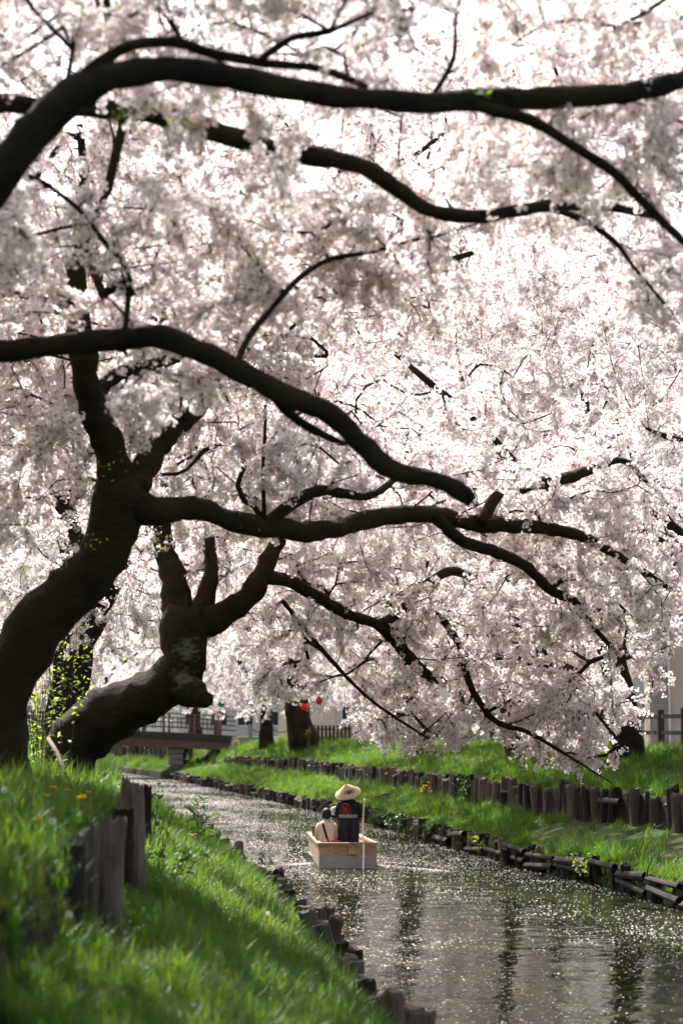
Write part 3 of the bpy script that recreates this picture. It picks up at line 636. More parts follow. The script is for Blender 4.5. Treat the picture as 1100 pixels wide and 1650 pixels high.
# far bank, the row half way up the slope
topS = lambda x, y: float(np.interp(y, [30, 44, 60, 92, 112], [1.72, 1.60, 1.48, 1.45, 1.30]))
log_row('log_palisade', 'big dark stakes at the right edge above bare soil', 'log wall', along(iS, 36.5, 42.2, .42), LOGS_DARK, .135, (1.0, 1.2), lambda x, y: topS(x, y) + random.uniform(-.15, .12), tilt=.05, group='log walls on the far slope',
        rails=[((6.9, 38.2, 1.35), (6.1, 42.2, 1.3), .07), ((6.95, 38.2, 1.12), (6.15, 42.2, 1.08), .07)], seed=2)
log_row('log_palisade', 'thick dark stakes under the lowest blossom tip with a loose rail', 'log wall', along(iS, 43.0, 46.2, .36), LOGS_DARK, .135, (.95, 1.1), topS, group='log walls on the far slope',
        rails=[((5.7, 42.3, 1.32), (5.1, 45, 1.3), .06)], seed=3)
log_row('log_palisade', 'spaced dark stakes half overgrown by ivy on the far slope', 'log wall', along(iS, 47.2, 58.5, .36), LOGS, .125, (.85, 1.0), topS, gaps=((51.0, 51.5), (54.9, 55.6)), group='log walls on the far slope', seed=4)
log_row('log_palisade', 'short clump of dark stakes right of the straw hat', 'log wall', along(iS, 60.0, 69.0, .33), LOGS, .125, (.75, .9), topS, gaps=((64.5, 65.3),), group='log walls on the far slope', seed=5)
log_row('log_palisade', 'long even row of stakes behind and left of the straw hat', 'log wall', along(iS, 71.2, 96, .29), LOGS, .14, (.7, .85), topS, gaps=((73.5, 74.2),), tilt=.02, group='log walls on the far slope', seed=6)
log_row('log_palisade', 'small far row of stakes near the bridge end', 'log wall', along(iS, 98, 112, .30), LOGS, .14, (.6, .75), topS, tilt=.02, group='log walls on the far slope', seed=7)
log_row('log_palisade', 'grey row of stakes on the bank seen under the bridge', 'log wall', along(iS, 124, 158, .42), LOGS, .2, (.8, 1.0), lambda x, y: 1.75, tilt=.02, group='log walls on the far slope', seed=8)
# far bank at the water
topR = lambda x, y: .44
rl = []
rr_ = random.Random(5)
for d in np.arange(28.5, 51, 1.9):
    for z in (.36, .16):
        if rr_.random() < .75:
            a = (float(iR(d)) - .16, d, z + rr_.uniform(-.05, .05)); b = (float(iR(d + 1.75)) - .16, d + 1.75, z + rr_.uniform(-.08, .06)); rl.append((a, b, rr_.uniform(.05, .075)))
log_row('log_revetment', 'crumbling log edging with loose rails along the water at right', 'log edging', along(iR, 27.5, 51.5, .34, -.04), LOGS_DARK, .095, (.6, .8), topR, tilt=.1, rails=rl, gaps=((33.2, 33.8), (40, 40.6)), seed=9)
log_row('log_revetment', 'ivy covered stump edging along the water right of the boat', 'log edging', along(iR, 52, 62, .36, -.03), LOGS_DARK, .13, (.6, .8), topR, tilt=.08, seed=10)
log_row('log_revetment', 'lumpy row of black stumps lining the water up to the bridge', 'log edging', along(iR, 62.3, 116, .42, -.03), LOGS_DARK, .17, (.6, .8), lambda x, y: .40, tilt=.08, seed=11)
# near bank at the water
log_row('log_revetment', 'tilted weathered stumps edging the near bank beside the water', 'log edging', along(iL, 13.5, 58, .37, .05, .08), LOGS_L, .092, (.6, .8), lambda x, y: .54 + random.uniform(-.10, .10), tilt=.15, gaps=((22.6, 23.3), (28.2, 28.7), (36, 36.6)), seed=12)
# near bank, upper posts: each its own
def post(name, label, px, d, wpx, top, bot, m, n=14, slabs=1, lean=0.0, seed=0, depth=.8, jag=.03):
    r = random.Random(seed); c = pix(px, bot, d); t = pix(px, top, d); h = t.z - c.z; R0 = wpx / 2 * d / F
    root = empty(name, (c.x, d, c.z), label=label, cat='post', group='old posts on the near bank')
    for s in range(slabs):
        ww = R0 / slabs; ox = (-R0 + ww * (2 * s + 1)) if slabs > 1 else 0
        hh = h * (1 - .09 * ((slabs - 1 - s) % 3)) * r.uniform(.97, 1.0); N = 14
        pts = []; rad = []
        for k in range(7):
            q = k / 6; pts.append((ox * .96 + lean * q + r.uniform(-.008, .008), r.uniform(-.01, .01), -.15 + (hh + .15) * q)); rad.append((ww * (1.04 if slabs == 1 else 1.5) * (1.08 - .1 * q) * r.uniform(.97, 1.03), R0 * depth * (1.05 - .08 * q)))
        v, f = sweep(pts, rad, n, False, (1, 0, 0), .09, seed + s * 2.3)
        base = len(v) - n
        for i in range(n): v[base + i] = v[base + i] + Vector((0, 0, r.uniform(-jag, jag) * 1.6))
        ctr = sum((v[base + i] for i in range(n)), Vector()) / n; v.append(ctr - Vector((0, 0, jag * .4)))
        f += [(base + i, base + (i + 1) % n, len(v) - 1) for i in range(n)]
        obj('slab' if slabs > 1 else 'shaft', mesh('slab', v, f, [m], False), root)
    return root
post('wooden_post', 'squat blackened post with flat top, nearest on the left', 107, 13.0, 58, 1352, 1500, LOGDARK, seed=1, jag=.012)
post('wooden_post', 'tall silver grey post split down its length on the left bank', 155, 14.0, 62, 1322, 1485, LOGGREY, slabs=2, lean=.03, seed=2)
post('wooden_post', 'short square dark post leaning on the gnarled grey stump', 196, 16.4, 34, 1302, 1392, LOGDARK, seed=3, jag=.01)
post('wooden_post', 'gnarled grey stump with a jagged top by the canal view', 213, 17.2, 36, 1266, 1398, LOGGREY, slabs=2, lean=-.02, seed=4, jag=.05)
post('wooden_post', 'slim broken brown post tip behind the gnarled stump', 201, 18.2, 13, 1258, 1370, LOGM, seed=5, jag=.04)
post('wooden_post', 'low dark stump half hidden in leaves where the water begins', 236, 22.5, 16, 1268, 1350, LOGDARK, seed=6, jag=.03)
for lab, pts in (('thin dead branch stuck upright in grass by the lying trunk', [(78, 1190, 22, 7), (92, 1212, 21.6, 7), (100, 1232, 21.3, 6), (108, 1262, 21, 5)]),
                 ('dead twig lying on the sunny far slope right of the boatman', [(602, 1285, 62, 2), (616, 1281, 61.8, 3), (632, 1277, 61.5, 2)]),
                 ('bent grey stick poking from the water edge at far right', [(1038, 1432, 34, 3), (1042, 1400, 34.2, 3), (1050, 1385, 34.3, 2), (1048, 1375, 34.3, 2)])):
    P = [pix(a, b, c) for a, b, c, _ in pts]; rd = [q / 2 * c / F for _, _, c, q in pts]
    v, f = sweep([p - P[0] for p in P], rd, 6); tag(obj('dead_branch', mesh('dead_branch', v, f, [LOGM], True), None, P[0]), lab, 'branch')

# ------------------------------------------------------------------ bridge
BROWN = noisy('painted_brown_wood', (.080, .050, .038), (.125, .080, .060), 8, .7, .15, .005, (1, 1, 1))
BROWN_D = noisy('dark_beam', (.030, .026, .024), (.050, .042, .038), 8, .7, .15, .005)
STONE = noisy('grey_stone', (.16, .155, .14), (.30, .285, .26), 6, .9, .5, .02, rand=.1)
CONC = noisy('concrete', (.20, .195, .18), (.32, .31, .29), 3, .9, .3, .01)
br = empty('footbridge', (-14.5, 120, 0), label='low brown timber footbridge on a stone pier crossing the canal', cat='bridge')
def arch(x): return 2.30 + .42 * (1 - ((x + 14.5) / 9.5) ** 2) - .06       # deck height along the span
xs = np.linspace(-24, -6.2, 15)
def strip(name, m, y, th, z0, z1):
    mb = MB(); n = len(xs)
    v = []; f = []
    for x in xs:
        zz = arch(x); v += [(x + 14.5, y - th / 2, zz + z0), (x + 14.5, y + th / 2, zz + z0), (x + 14.5, y + th / 2, zz + z1), (x + 14.5, y - th / 2, zz + z1)]
    for i in range(n - 1):
        a = i * 4; b = a + 4
        f += [(a, b, b + 3, a + 3), (a + 3, b + 3, b + 2, a + 2), (a + 2, b + 2, b + 1, a + 1), (a + 1, b + 1, b, a)]
    f += [(0, 3, 2, 1), (n * 4 - 4, n * 4 - 3, n * 4 - 2, n * 4 - 1)]
    return mb.add(v, f).build(name, m, br)
strip('deck', CONC, 0, 3.6, -.2, 0)
for y in (-1.86, 1.86):
    strip('girder', BROWN, y, .14, -.80, -.34); strip('fascia_beam', BROWN_D, y * 1.02, .12, -.335, .06)
    for z in (.34, .62, .88, 1.13): strip('handrail', BROWN, y, .09 if z < 1 else .14, z, z + .065)
    for i, x in enumerate(np.linspace(-23.6, -7.2, 12)):
        big = i % 3 == 2
        MB().box((0, 0, .6 if not big else .68), (.13 if not big else .24, .13 if not big else .24, 1.14 if not big else 1.36)).build('rail_post', BROWN, br, loc=(x + 14.5, y, arch(x) + .03))
        if big: MB().box((0, 0, .05), (.30, .30, .09)).build('post_cap', BROWN, br, loc=(x + 14.5, y, arch(x) + 1.37))
        for dx in (.5, 1.0):
            if x < -8: MB().box((0, 0, .5), (.06, .05, .62)).build('baluster', BROWN, br, loc=(x + 14.5 + dx, y, arch(x + dx) + .07))
for px_ in (-9.5, -17.5):
    for k in range(6):
        hh = .34; wv = .78 + .05 * (k % 2) + (.14 if k == 5 else 0)
        b = MB().box((0, 0, hh / 2), (wv, 3.2, hh - .035)); bo = b.build('pier_stone', STONE, br, loc=(px_ + 14.5, 0, -.3 + k * hh))
        md = bo.modifiers.new('bevel', 'BEVEL'); md.width = .04; md.segments = 2
ab = MB().box((-5.6 + 14.5, 0, .95), (1.5, 4.2, 2.2)).build('abutment', CONC, br)
MB().box((-5.4 + 14.5, -1.9, 2.2), (1.8, .12, .3)).build('kerb', CONC, br)
for i, (x, y) in enumerate(((-5.2, 117.9), (-4.0, 118.2), (-2.9, 118.5))):
    b = empty('stone_bollard', (x, y, 2.1), label=['stone bollard nearest the bridge newel post', 'middle stone bollard of the chained three by the bridge', 'stone bollard farthest from the bridge along the chain'][i], cat='bollard', group='chained bollards at the bridge end')
    MB().box((0, 0, .45), (.22, .22, .9)).build('shaft', STONE, b); MB().box((0, 0, .94), (.28, .28, .1)).build('cap', STONE, b)
for i, (a, b_) in enumerate((((-5.2, 117.9), (-4.0, 118.2)), ((-4.0, 118.2), (-2.9, 118.5)))):
    pts = [Vector((a[0] + (b_[0] - a[0]) * t, a[1] + (b_[1] - a[1]) * t, 2.85 - .22 * 4 * t * (1 - t))) for t in np.linspace(0, 1, 9)]
    v, f = sweep(pts, .025, 5); tag(obj('chain', mesh('chain', v, f, [BROWN_D])), ['drooping chain on the bollard next to the bridge', 'drooping chain between the two outer bollards'][i], 'chain')

# ------------------------------------------------------------------ fences and houses on the far bank
FENCE = noisy('fence_timber', (.045, .034, .026), (.085, .066, .052), 9, .85, .3, .006, (1, 1, .3))
fx = lambda d: float(iS(d)) + 5.9
fr_ = empty('rail_fence', (fx(40), 40, 2.2), label='dark timber post and rail fence along the far bank path', cat='fence')
fds = np.arange(40, 92, 2.2)
for i, d in enumerate(fds):
    z = zR(fx(d), d); MB().box((0, 0, .5), (.17, .17, 1.3)).build('fence_post', FENCE, fr_, loc=(fx(d) - fx(40), d - 40, z - 2.2))
    if i + 1 < len(fds):
        e = fds[i + 1]
        for h_ in (.5, .95): MB().bar((fx(d) - fx(40), d - 40, h_), (fx(e) - fx(40), e - 40, h_), .09, .11).build('fence_rail', FENCE, fr_)
pk = empty('picket_fence', (-1.9, 102, 2.0), label='brown picket fence with white feet behind the broad double trunk', cat='fence')
WHITE = noisy('white_paint', (.70, .69, .66), (.8, .79, .77), 10, .6, .1)
for i in range(30):
    x = i * .19; y = -i * .16
    b = MB().box((0, 0, .55), (.13, .03, .8)); b.add([(-.065, -.015, .95), (.065, -.015, .95), (.065, .015, .95), (-.065, .015, .95), (0, 0, 1.03)], [(0, 1, 4), (1, 2, 4), (2, 3, 4), (3, 0, 4)])
    sl = b.build('slat', BROWN, pk, loc=(x, y, 0)); MB().box((0, 0, .05), (.132, .034, .2)).build('slat_foot', WHITE, sl)
for z in (.4, .8): MB().bar((-.1, .12, z), (5.6, -4.6, z), .04, .07).build('picket_rail', BROWN, pk)
GLASS = mat('window_glass', (.03, .035, .04), .06, .6)[0]
TILE = noisy('roof_tile', (.05, .052, .058), (.10, .10, .108), 4, .6, .4, .03)
def house(name, label, x, y, wx, wy, h, wallm, rows, cols, rz=0.0, z=2.2):
    root = empty(name, (x, y, z), rz, label=label, cat='house', group='houses behind the cherry trees')
    MB().box((0, 0, h / 2), (wx, wy, h)).build('wall', wallm, root)
    mb = MB(); o = .5; rh = min(wx, wy) * .28
    mb.add([(-wx / 2 - o, -wy / 2 - o, h), (wx / 2 + o, -wy / 2 - o, h), (wx / 2 + o, wy / 2 + o, h), (-wx / 2 - o, wy / 2 + o, h), (-wx / 2 - o, 0, h + rh), (wx / 2 + o, 0, h + rh)], [(0, 1, 5, 4), (2, 3, 4, 5), (1, 2, 5), (3, 0, 4), (3, 2, 1, 0)])
    mb.build('roof', TILE, root)
    for r in range(rows):
        for c in range(cols):
            ww, wh = 1.5, 1.25
            for side, n_, L in ((-1, cols, wx),):
                px_ = -L / 2 + L * (c + .5) / n_; pz = 1.5 + r * 2.8
                f_ = MB(); yy = -wy / 2 - .03
                for a, b_, e, g in ((-ww / 2, 0, .09, wh + .09), (ww / 2, 0, .09, wh + .09), (0, 0, .05, wh), (0, wh / 2, ww, .09), (0, -wh / 2, ww + .2, .12)): f_.box((px_ + a, yy, pz + b_), (e, .12, g))
                fo = f_.build('window', WHITE, root)
                MB().box((px_, yy + .01, pz), (ww - .04, .04, wh - .04)).build('pane', GLASS, fo)
    return root
PLASTER = noisy('pale_plaster', (.52, .50, .46), (.62, .60, .56), 2, .9, .1); GREYP = noisy('grey_siding', (.40, .40, .40), (.48, .48, .48), 2, .9, .1); CREAM = noisy('cream_wall', (.55, .47, .38), (.63, .55, .45), 2, .9, .1)
house('house', 'two storey pale grey house behind the trees at far right', 19, 80, 9, 8, 6.2, GREYP, 2, 3, .3)
house('house', 'white plastered house behind the trees right of the boatman', 11.5, 112, 10, 8, 6.2, PLASTER, 2, 4, .45)
house('house', 'cream house far behind the picket fence', 2, 140, 10, 8, 6, CREAM, 2, 4, .5)
house('house', 'white house glimpsed past the right end of the bridge', -10, 176, 12, 8, 6, PLASTER, 2, 5, .5)
house('house', 'grey house far beyond the bend of the canal', -34, 215, 14, 9, 6, GREYP, 2, 5, .5)
house('house', 'low cream house behind the trees on the left bank', -24, 72, 9, 8, 5.6, CREAM, 2, 3, -.3, 2.5)
house('house', 'long pale house closing the far end of the left bank', -36, 120, 14, 9, 6, PLASTER, 2, 5, -.2, 2.5)
sh = empty('shed', (11.9, 62, 2.2), -.12, label='low shed with grey corrugated side and beige wall at right edge', cat='shed')
mb = MB(); v = []; n = 40
for i in range(n + 1): v += [(-2.6 + .55 * i / n, -.02 - .03 * (i % 2), 0), (-2.6 + .55 * i / n, -.02 - .03 * (i % 2), 4.2)]
mb.add(v, [(2 * i, 2 * i + 2, 2 * i + 3, 2 * i + 1) for i in range(n)]).build('corrugated_sheet', noisy('zinc_sheet', (.58, .57, .55), (.66, .65, .63), 3, .5, .1), sh)
MB().box((.2, 3.1, 2.1), (5.6, 6, 4.2)).build('wall', noisy('beige_wall', (.60, .51, .43), (.66, .57, .49), 2, .9, .1), sh)
MB().box((.2, 3.1, 4.26), (6.2, 6.8, .12)).build('roof', TILE, sh)
MB().box((-2.01, -.06, 2.1), (.07, .1, 4.2)).build('corner_trim', WHITE, sh)

# ------------------------------------------------------------------ paper lanterns hung along the far bank
def lantern(px, py, d, col, label, r=.17):
    p = pix(px, py, d); root = empty('paper_lantern', p, label=label, cat='lantern', group='paper lanterns strung between the trees')
    lm = leafy('lantern_paper_' + label.split()[0], col, tuple(c * 1.1 for c in col), .45, gloss=0)
    mb = MB(); pts = []; rad = []
    for k in range(13):
        t = k / 12; a = math.pi * (.12 + .76 * t); pts.append((0, 0, -math.cos(a) * r)); rad.append(math.sin(a) * r * (1.0 if k % 2 else .965))
    mb.tube(pts, rad, 14); mb.build('shade', lm, root, True)
    MB().tube([(0, 0, r * .9), (0, 0, r * 1.05)], .06, 8).build('cap', BROWN_D, root); MB().tube([(0, 0, -r * 1.05), (0, 0, -r * .9)], .06, 8).build('base_ring', BROWN_D, root)
    MB().tube([(0, 0, r), (0, 0, r + .45)], .008, 4).build('string', BROWN_D, root)
    return p
LP = [lantern(356, 1135, 106, (.06, .34, .20), 'green paper lantern hanging left above the bridge rail'),
      lantern(403, 1130, 104, (.06, .20, .42), 'blue paper lantern between the bridge and double trunk'),
      lantern(490, 1139, 66, (.70, .07, .04), 'red paper lantern above the broad double trunk', .115),
      lantern(514, 1129, 65, (.66, .10, .06), 'small vermilion paper lantern next right of the red one', .115),
      lantern(573, 1120, 58, (.70, .42, .36), 'salmon paper lantern among the blossom above the boatman', .115),
      lantern(591, 1123, 57, (.78, .45, .04), 'yellow paper lantern above and right of the boatman', .115)]
LP2 = [p + Vector((0, 0, .62)) for p in LP]; LP2 = [LP2[0] + Vector((-2.5, 3, .4))] + LP2 + [LP2[-1] + Vector((2.2, -5, .3))]
pts, rd = catmull(LP2, [.008] * len(LP2), .6); v, f = sweep([p - LP2[0] for p in pts], rd, 4)
tag(obj('lantern_cord', mesh('lantern_cord', v, f, [BROWN_D]), None, LP2[0]), 'thin cord carrying the coloured paper lanterns', 'cord')

# ------------------------------------------------------------------ boat
WOOD = noisy('boat_cedar', (.34, .20, .11), (.52, .34, .20), 9, .7, .35, .004, (.5, .5, 3), rand=.18)
WOODIN = noisy('boat_cedar_inside', (.46, .21, .085), (.56, .29, .13), 7, .6, .2, .004, (.5, .5, 3), rand=.15)
GREYB = noisy('grey_hull_paint', (.29, .27, .245), (.36, .34, .31), 5, .55, .15, .003, (1, 1, 4))
BH = R_(4.6); BX, BY = .122, 42.0
bt = empty('wooden_boat', (BX, BY, 0), BH, label='flat wooden punt with grey painted lower hull and square stern', cat='boat')
Lb, Wb, Wf, ZR = 4.4, 1.16, 1.02, .51
def wid(y): return Wb / 2 + (Wf - Wb) / 2 * max(0, y / Lb)
for s in (-1, 1):
    for nm, z0, z1, m in (('strake', -.15, .10, GREYB), ('strake', .105, .30, WOOD), ('strake', .305, .46, WOOD)):
        v = []; o0 = s * .025
        for y in (0, Lb):
            w0 = wid(y); v += [(s * (w0 - .03 + .05 * (z0 / .5)), y, z0), (s * (w0 - .03 + .05 * (z1 / .5)), y, z1), (s * (w0 - .06 + .05 * (z1 / .5)), y, z1), (s * (w0 - .06 + .05 * (z0 / .5)), y, z0)]
        MB().add(v, [(0, 4, 5, 1), (1, 5, 6, 2), (2, 6, 7, 3), (3, 7, 4, 0), (0, 1, 2, 3), (7, 6, 5, 4)]).build(nm, m, bt)
    MB().bar((s * (wid(0) - .01), -.04, ZR - .02), (s * (wid(Lb) - .01), Lb + .03, ZR - .02), .085, .045).build('gunwale', WOOD, bt)
    MB().bar((s * (wid(0) - .075), .05, .27), (s * (wid(Lb) - .075), Lb - .05, .27), .02, .34).build('inner_plank', WOODIN, bt)
    for k in range(4): MB().box((s * (wid(k) - .10), .6 + k, .27), (.04, .07, .38)).build('rib', WOOD, bt)
MB().box((0, .0, -.02 + .03), (Wb - .02, .05, .46)).build('transom_panel', GREYB, bt)
for a, b in ((-.565, -.285), (-.281, -.012), (.012, .30), (.304, .565)):
    MB().box(((a + b) / 2, -.005, .35), (b - a, .05, .205)).build('transom_plank', WOOD, bt)
MB().box((0, -.012, .345), (.014, .05, .21)).build('batten', BROWN_D, bt)
MB().box((.335, -.034, .30), (.012, .012, .13)).build('batten', BROWN_D, bt)
MB().box((.10, -.034, .255), (.19, .012, .012)).build('batten', BROWN_D, bt)
for s in (-1, 1): MB().box((s * .568, -.012, .17), (.03, .06, .60)).build('corner_post', WOOD, bt)
MB().box((0, -.005, ZR - .018), (Wb + .10, .10, .048)).build('gunwale', WOOD, bt)
MB().box((0, -.022, ZR - .058), (Wb + .02, .05, .028)).build('rubbing_strip', WOOD, bt)
MB().box((0, Lb, ZR - .018), (Wf + .10, .10, .048)).build('gunwale', WOOD, bt)
MB().box((0, Lb, .17), (Wf - .02, .05, .60)).build('bow_board', WOOD, bt)
for k in range(6): MB().box((-.43 + k * .172, Lb / 2, .055), (.166, Lb - .1, .03)).build('floorboard', WOOD, bt)
for y in (.95, 2.1, 3.1): MB().box((0, y, .27), (Wb - .2, .26, .03)).build('thwart', WOODIN, bt)
MB().box((-.50, 2.6, .60), (.09, .09, .26)).build('bow_post', BROWN, bt)
def boat_pt(x, y, z): return Vector((BX, BY, 0)) + Matrix.Rotation(BH, 3, 'Z') @ Vector((x, y, z))

# ------------------------------------------------------------------ people
SKIN = noisy('skin', (.44, .27, .19), (.50, .31, .22), 12, .55, .05, .002, rand=0)
HAIR = noisy('black_hair', (.008, .006, .005), (.018, .014, .011), 40, .65, .4, .004, (3, 3, .4), rand=0)
def cloth(name, a, b, sc=9): return noisy(name, a, b, sc, .9, .5, .012, rand=0)
BLACKC = cloth('black_cotton', (.010, .010, .011), (.020, .020, .022)); NAVY = cloth('charcoal_trousers', (.013, .014, .018), (.026, .027, .033))
CREAMC = cloth('cream_jacket', (.60, .46, .33), (.70, .56, .42)); REDC = cloth('red_cloth', (.30, .045, .025), (.38, .06, .035)); GREYC = cloth('grey_felt', (.32, .31, .29), (.42, .41, .38)); DARKC = cloth('dark_coat', (.09, .09, .095), (.14, .14, .145))
RED = mat('red_print', (.60, .035, .02), .7)[0]; PALE = mat('pale_print', (.55, .55, .55), .8)[0]; INK = mat('black_ink', (.012, .011, .010), .8)[0]; BELT = cloth('grey_sash', (.22, .21, .21), (.32, .31, .31))
STRAW = noisy('woven_straw', (.50, .335, .20), (.66, .47, .30), 60, .75, .6, .004, (1, 1, 1), rand=0)
def skin_body(name, V, E, Rr, m, loc, rz, **k):
    me = bpy.data.meshes.new(name); me.from_pydata(V, E, []); me.materials.append(m)
    o = obj(name, me, None, loc, (0, 0, rz)); md = o.modifiers.new('skin', 'SKIN'); md.use_smooth_shade = True
    for i, r in enumerate(Rr):
        sv = me.skin_vertices[0].data[i]; sv.radius = r if hasattr(r, '__len__') else (r, r); sv.use_root = i == 0
    o.modifiers.new('smooth', 'SUBSURF').levels = 1; o.modifiers['smooth'].render_levels = 2
    return tag(o, **k)
def hand(V, E, Rr, wi, palm, fdir, side, curl):
    """palm vertex and five curled fingers on wrist vertex wi"""
    p = Vector(palm); f = Vector(fdir).normalized(); s = Vector(side).normalized(); c = Vector(curl).normalized()
    V.append(tuple(p)); pi = len(V) - 1; E.append((wi, pi)); Rr.append((.034, .02))
    for k, L in enumerate((.062, .070, .066, .052)):
        b = p + s * (.027 - .018 * k) + f * .03; q1 = b + f * L * .45 + c * .012; q2 = q1 + c * L * .5 + f * .008
        n = len(V); V += [tuple(b), tuple(q1), tuple(q2)]; E += [(pi, n), (n, n + 1), (n + 1, n + 2)]; Rr += [.0105, .0095, .008]
    b = p + s * .034; q1 = b + s * .02 + f * .025 + c * .02; n = len(V); V += [tuple(b), tuple(q1), tuple(q1 + f * .02 + c * .02)]; E += [(pi, n), (n, n + 1), (n + 1, n + 2)]; Rr += [.013, .0115, .009]
def face(V, E, Rr, hi, c, fwd):
    c = Vector(c); f = Vector(fwd).normalized(); n = len(V)
    V.append(tuple(c + f * .098 + Vector((0, 0, -.015)))); E.append((hi, n)); Rr.append(.014)
def head_bits(root, c, rz, hair=True, rr=(.082, .098, .112), long=0.0):
    """eyes, ears, mouth and hair as children"""
    c = Vector(c); M = Matrix.Rotation(rz, 3, 'Z')
    for s in (-1, 1):
        mb = MB(); mb.tube([c + M @ Vector((s * .078, 0, -.03)), c + M @ Vector((s * .090, -.008, .0)), c + M @ Vector((s * .084, -.01, .03))], [.010, .016, .009], 6); mb.build('ear', SKIN, root, True)
        MB().tube([c + M @ Vector((s * .032, .080, .0)), c + M @ Vector((s * .032, .090, .0))], [.012, .006], 6).build('eye', INK, root, True)
    MB().box(c + M @ Vector((0, .084, -.055)), (.045, .012, .008), rz).build('mouth', RED, root)
    if hair:
        V = []; Fc = []; n, k = 16, 9
        for j in range(k):
            ph = math.pi * j / (k - 1) * .62
            for i in range(n):
                t = 6.28318 * i / n; back = max(0, -math.sin(t)); fz = 1 + long * back
                z = math.cos(ph) * rr[2] * (1 if math.cos(ph) > 0 else fz * 1.6) - (.05 * back * (ph / 1.9)); q = math.sin(min(ph, 1.45)) * (1 + .03 * math.sin(i * 2.3))
                V.append(c + M @ Vector((math.cos(t) * rr[0] * 1.12 * q, math.sin(t) * rr[1] * q * (1.1 if math.sin(t) < 0 else (1.0 if ph < 1.1 else .80)), z + .018)))
        for j in range(k - 1):
            for i in range(n): a = j * n + i; b = j * n + (i + 1) % n; Fc.append((a, a + n, b + n, b))
        MB().add(V, Fc).build('hair', HAIR, root, True)
# boatman: stands in the stern with his back to us, right hand down on the pole
bm = boat_pt(.09, .78, .075)
V = [(0, 0, .80), (0, 0, .95), (0, .02, 1.10), (0, .03, 1.24), (-.005, .05, 1.305), (-.01, .075, 1.37), (-.015, .085, 1.45), (-.015, .08, 1.51)]
E = [(0, 1), (1, 2), (2, 3), (3, 4), (4, 5), (5, 6), (6, 7)]; Rr = [(.15, .11), (.14, .10), (.155, .105), (.10, .075), .05, (.070, .080), (.078, .092), (.06, .07)]
n = len(V); V += [(-.165, .02, 1.19), (-.235, .10, 1.0), (-.13, .27, .96)]; E += [(3, n), (n, n + 1), (n + 1, n + 2)]; Rr += [.06, .045, .030]; hand(V, E, Rr, n + 2, (-.09, .33, .96), (.7, .5, 0), (0, .2, 1), (.4, -.5, -.2))
n = len(V); V += [(.165, .02, 1.19), (.27, .0, 1.0), (.268, -.08, .87)]; E += [(3, n), (n, n + 1), (n + 1, n + 2)]; Rr += [.06, .045, .030]; hand(V, E, Rr, n + 2, (.262, -.115, .83), (.3, -.35, -.85), (0, .7, -.3), (.9, .1, .1))
for s in (-1, 1):
    n = len(V); V += [(s * .09, .01, .74), (s * .105, .045, .43), (s * .11, .0, .09), (s * .115, .12, .035)]; E += [(0, n), (n, n + 1), (n + 1, n + 2), (n + 2, n + 3)]; Rr += [.095, .062, .042, (.045, .03)]
face(V, E, Rr, 6, (-.015, .085, 1.45), (-.1, 1, 0))
man = skin_body('person', V, E, Rr, SKIN, bm, BH + .06, label='boatman in black coat and conical straw hat standing at the stern', cat='person', group='people in the boat')
head_bits(man, (-.015, .085, 1.45), .1)
SEC = [(.70, .215, .15), (.78, .212, .15), (.86, .205, .145), (.93, .20, .138), (1.0, .212, .142), (1.08, .222, .146), (1.15, .224, .140), (1.21, .205, .118), (1.255, .150, .092), (1.29, .085, .075)]
def prof(z): return float(np.interp(z, [q[0] for q in SEC], [q[1] for q in SEC])), float(np.interp(z, [q[0] for q in SEC], [q[2] for q in SEC]))
v, f = sweep([(0, .01 + .015 * i / 9, q[0]) for i, q in enumerate(SEC)], [(q[1], q[2]) for q in SEC], 28, False, (1, 0, 0), .02, 2)
ct = obj('coat', mesh('coat', v, f, [BLACKC], True), man)
for s, pts in ((-1, [(-.15, .02, 1.215), (-.185, .05, 1.12), (-.205, .10, 1.0), (-.18, .17, .96), (-.13, .24, .95)]), (1, [(.15, .02, 1.215), (.215, .015, 1.12), (.265, .0, 1.02), (.275, -.03, .95), (.270, -.07, .885)])):
    v, f = sweep(pts, [(.075, .085), (.082, .095), (.082, .105), (.078, .115), (.072, .12)], 14, True, (1, 0, 0), .05, 1); obj('sleeve', mesh('sleeve', v, f, [BLACKC], True), ct)
v, f = sweep([(0, .015, .905), (0, .015, .925), (0, .016, .955), (0, .016, .975)], [(.205, .144), (.212, .150), (.212, .150), (.204, .143)], 28, False, (1, 0, 0)); obj('sash', mesh('sash', v, f, [BELT], True), man)
for s in (-1, 1):
    v, f = sweep([(s * .085, .01, .86), (s * .10, .01, .66), (s * .108, .035, .44), (s * .112, .02, .24), (s * .115, .0, .10)], [(.13, .14), (.125, .135), (.112, .115), (.10, .10), (.07, .07)], 16, True, (1, 0, 0), .05, s)
    obj('trouser_leg', mesh('trouser_leg', v, f, [NAVY], True), man)
# round red crest on his back: a ring and a brushed sign, printed on the cloth
def on_back(x, z, off=.008):
    a, b = prof(z); q = min(.98, abs(x) / a); return (x, .02 - b * math.sqrt(1 - q * q) - off, z)
def text_mesh(s, bold=0.0):
    c = bpy.data.curves.new('lettering', 'FONT'); c.body = s; c.resolution_u = 4; c.offset = bold; o = bpy.data.objects.new('lettering', c); COL.objects.link(o)
    dg = bpy.context.evaluated_depsgraph_get(); me = bpy.data.meshes.new_from_object(o.evaluated_get(dg)); bpy.data.objects.remove(o); return me
me = text_mesh('祭'); mb = MB(); ecx, ecz, er = -.09, 1.085, .095
mb.add([on_back(ecx + (p.co.x - .5) * .125, ecz + (p.co.y - .38) * .14) for p in me.vertices], [tuple(q.vertices) for q in me.polygons])
ring = []
for i in range(40):
    t = 6.28318 * i / 40
    for q in (er * 1.08, er * .98): ring.append(on_back(ecx + math.cos(t) * q, ecz + math.sin(t) * q * 1.12))
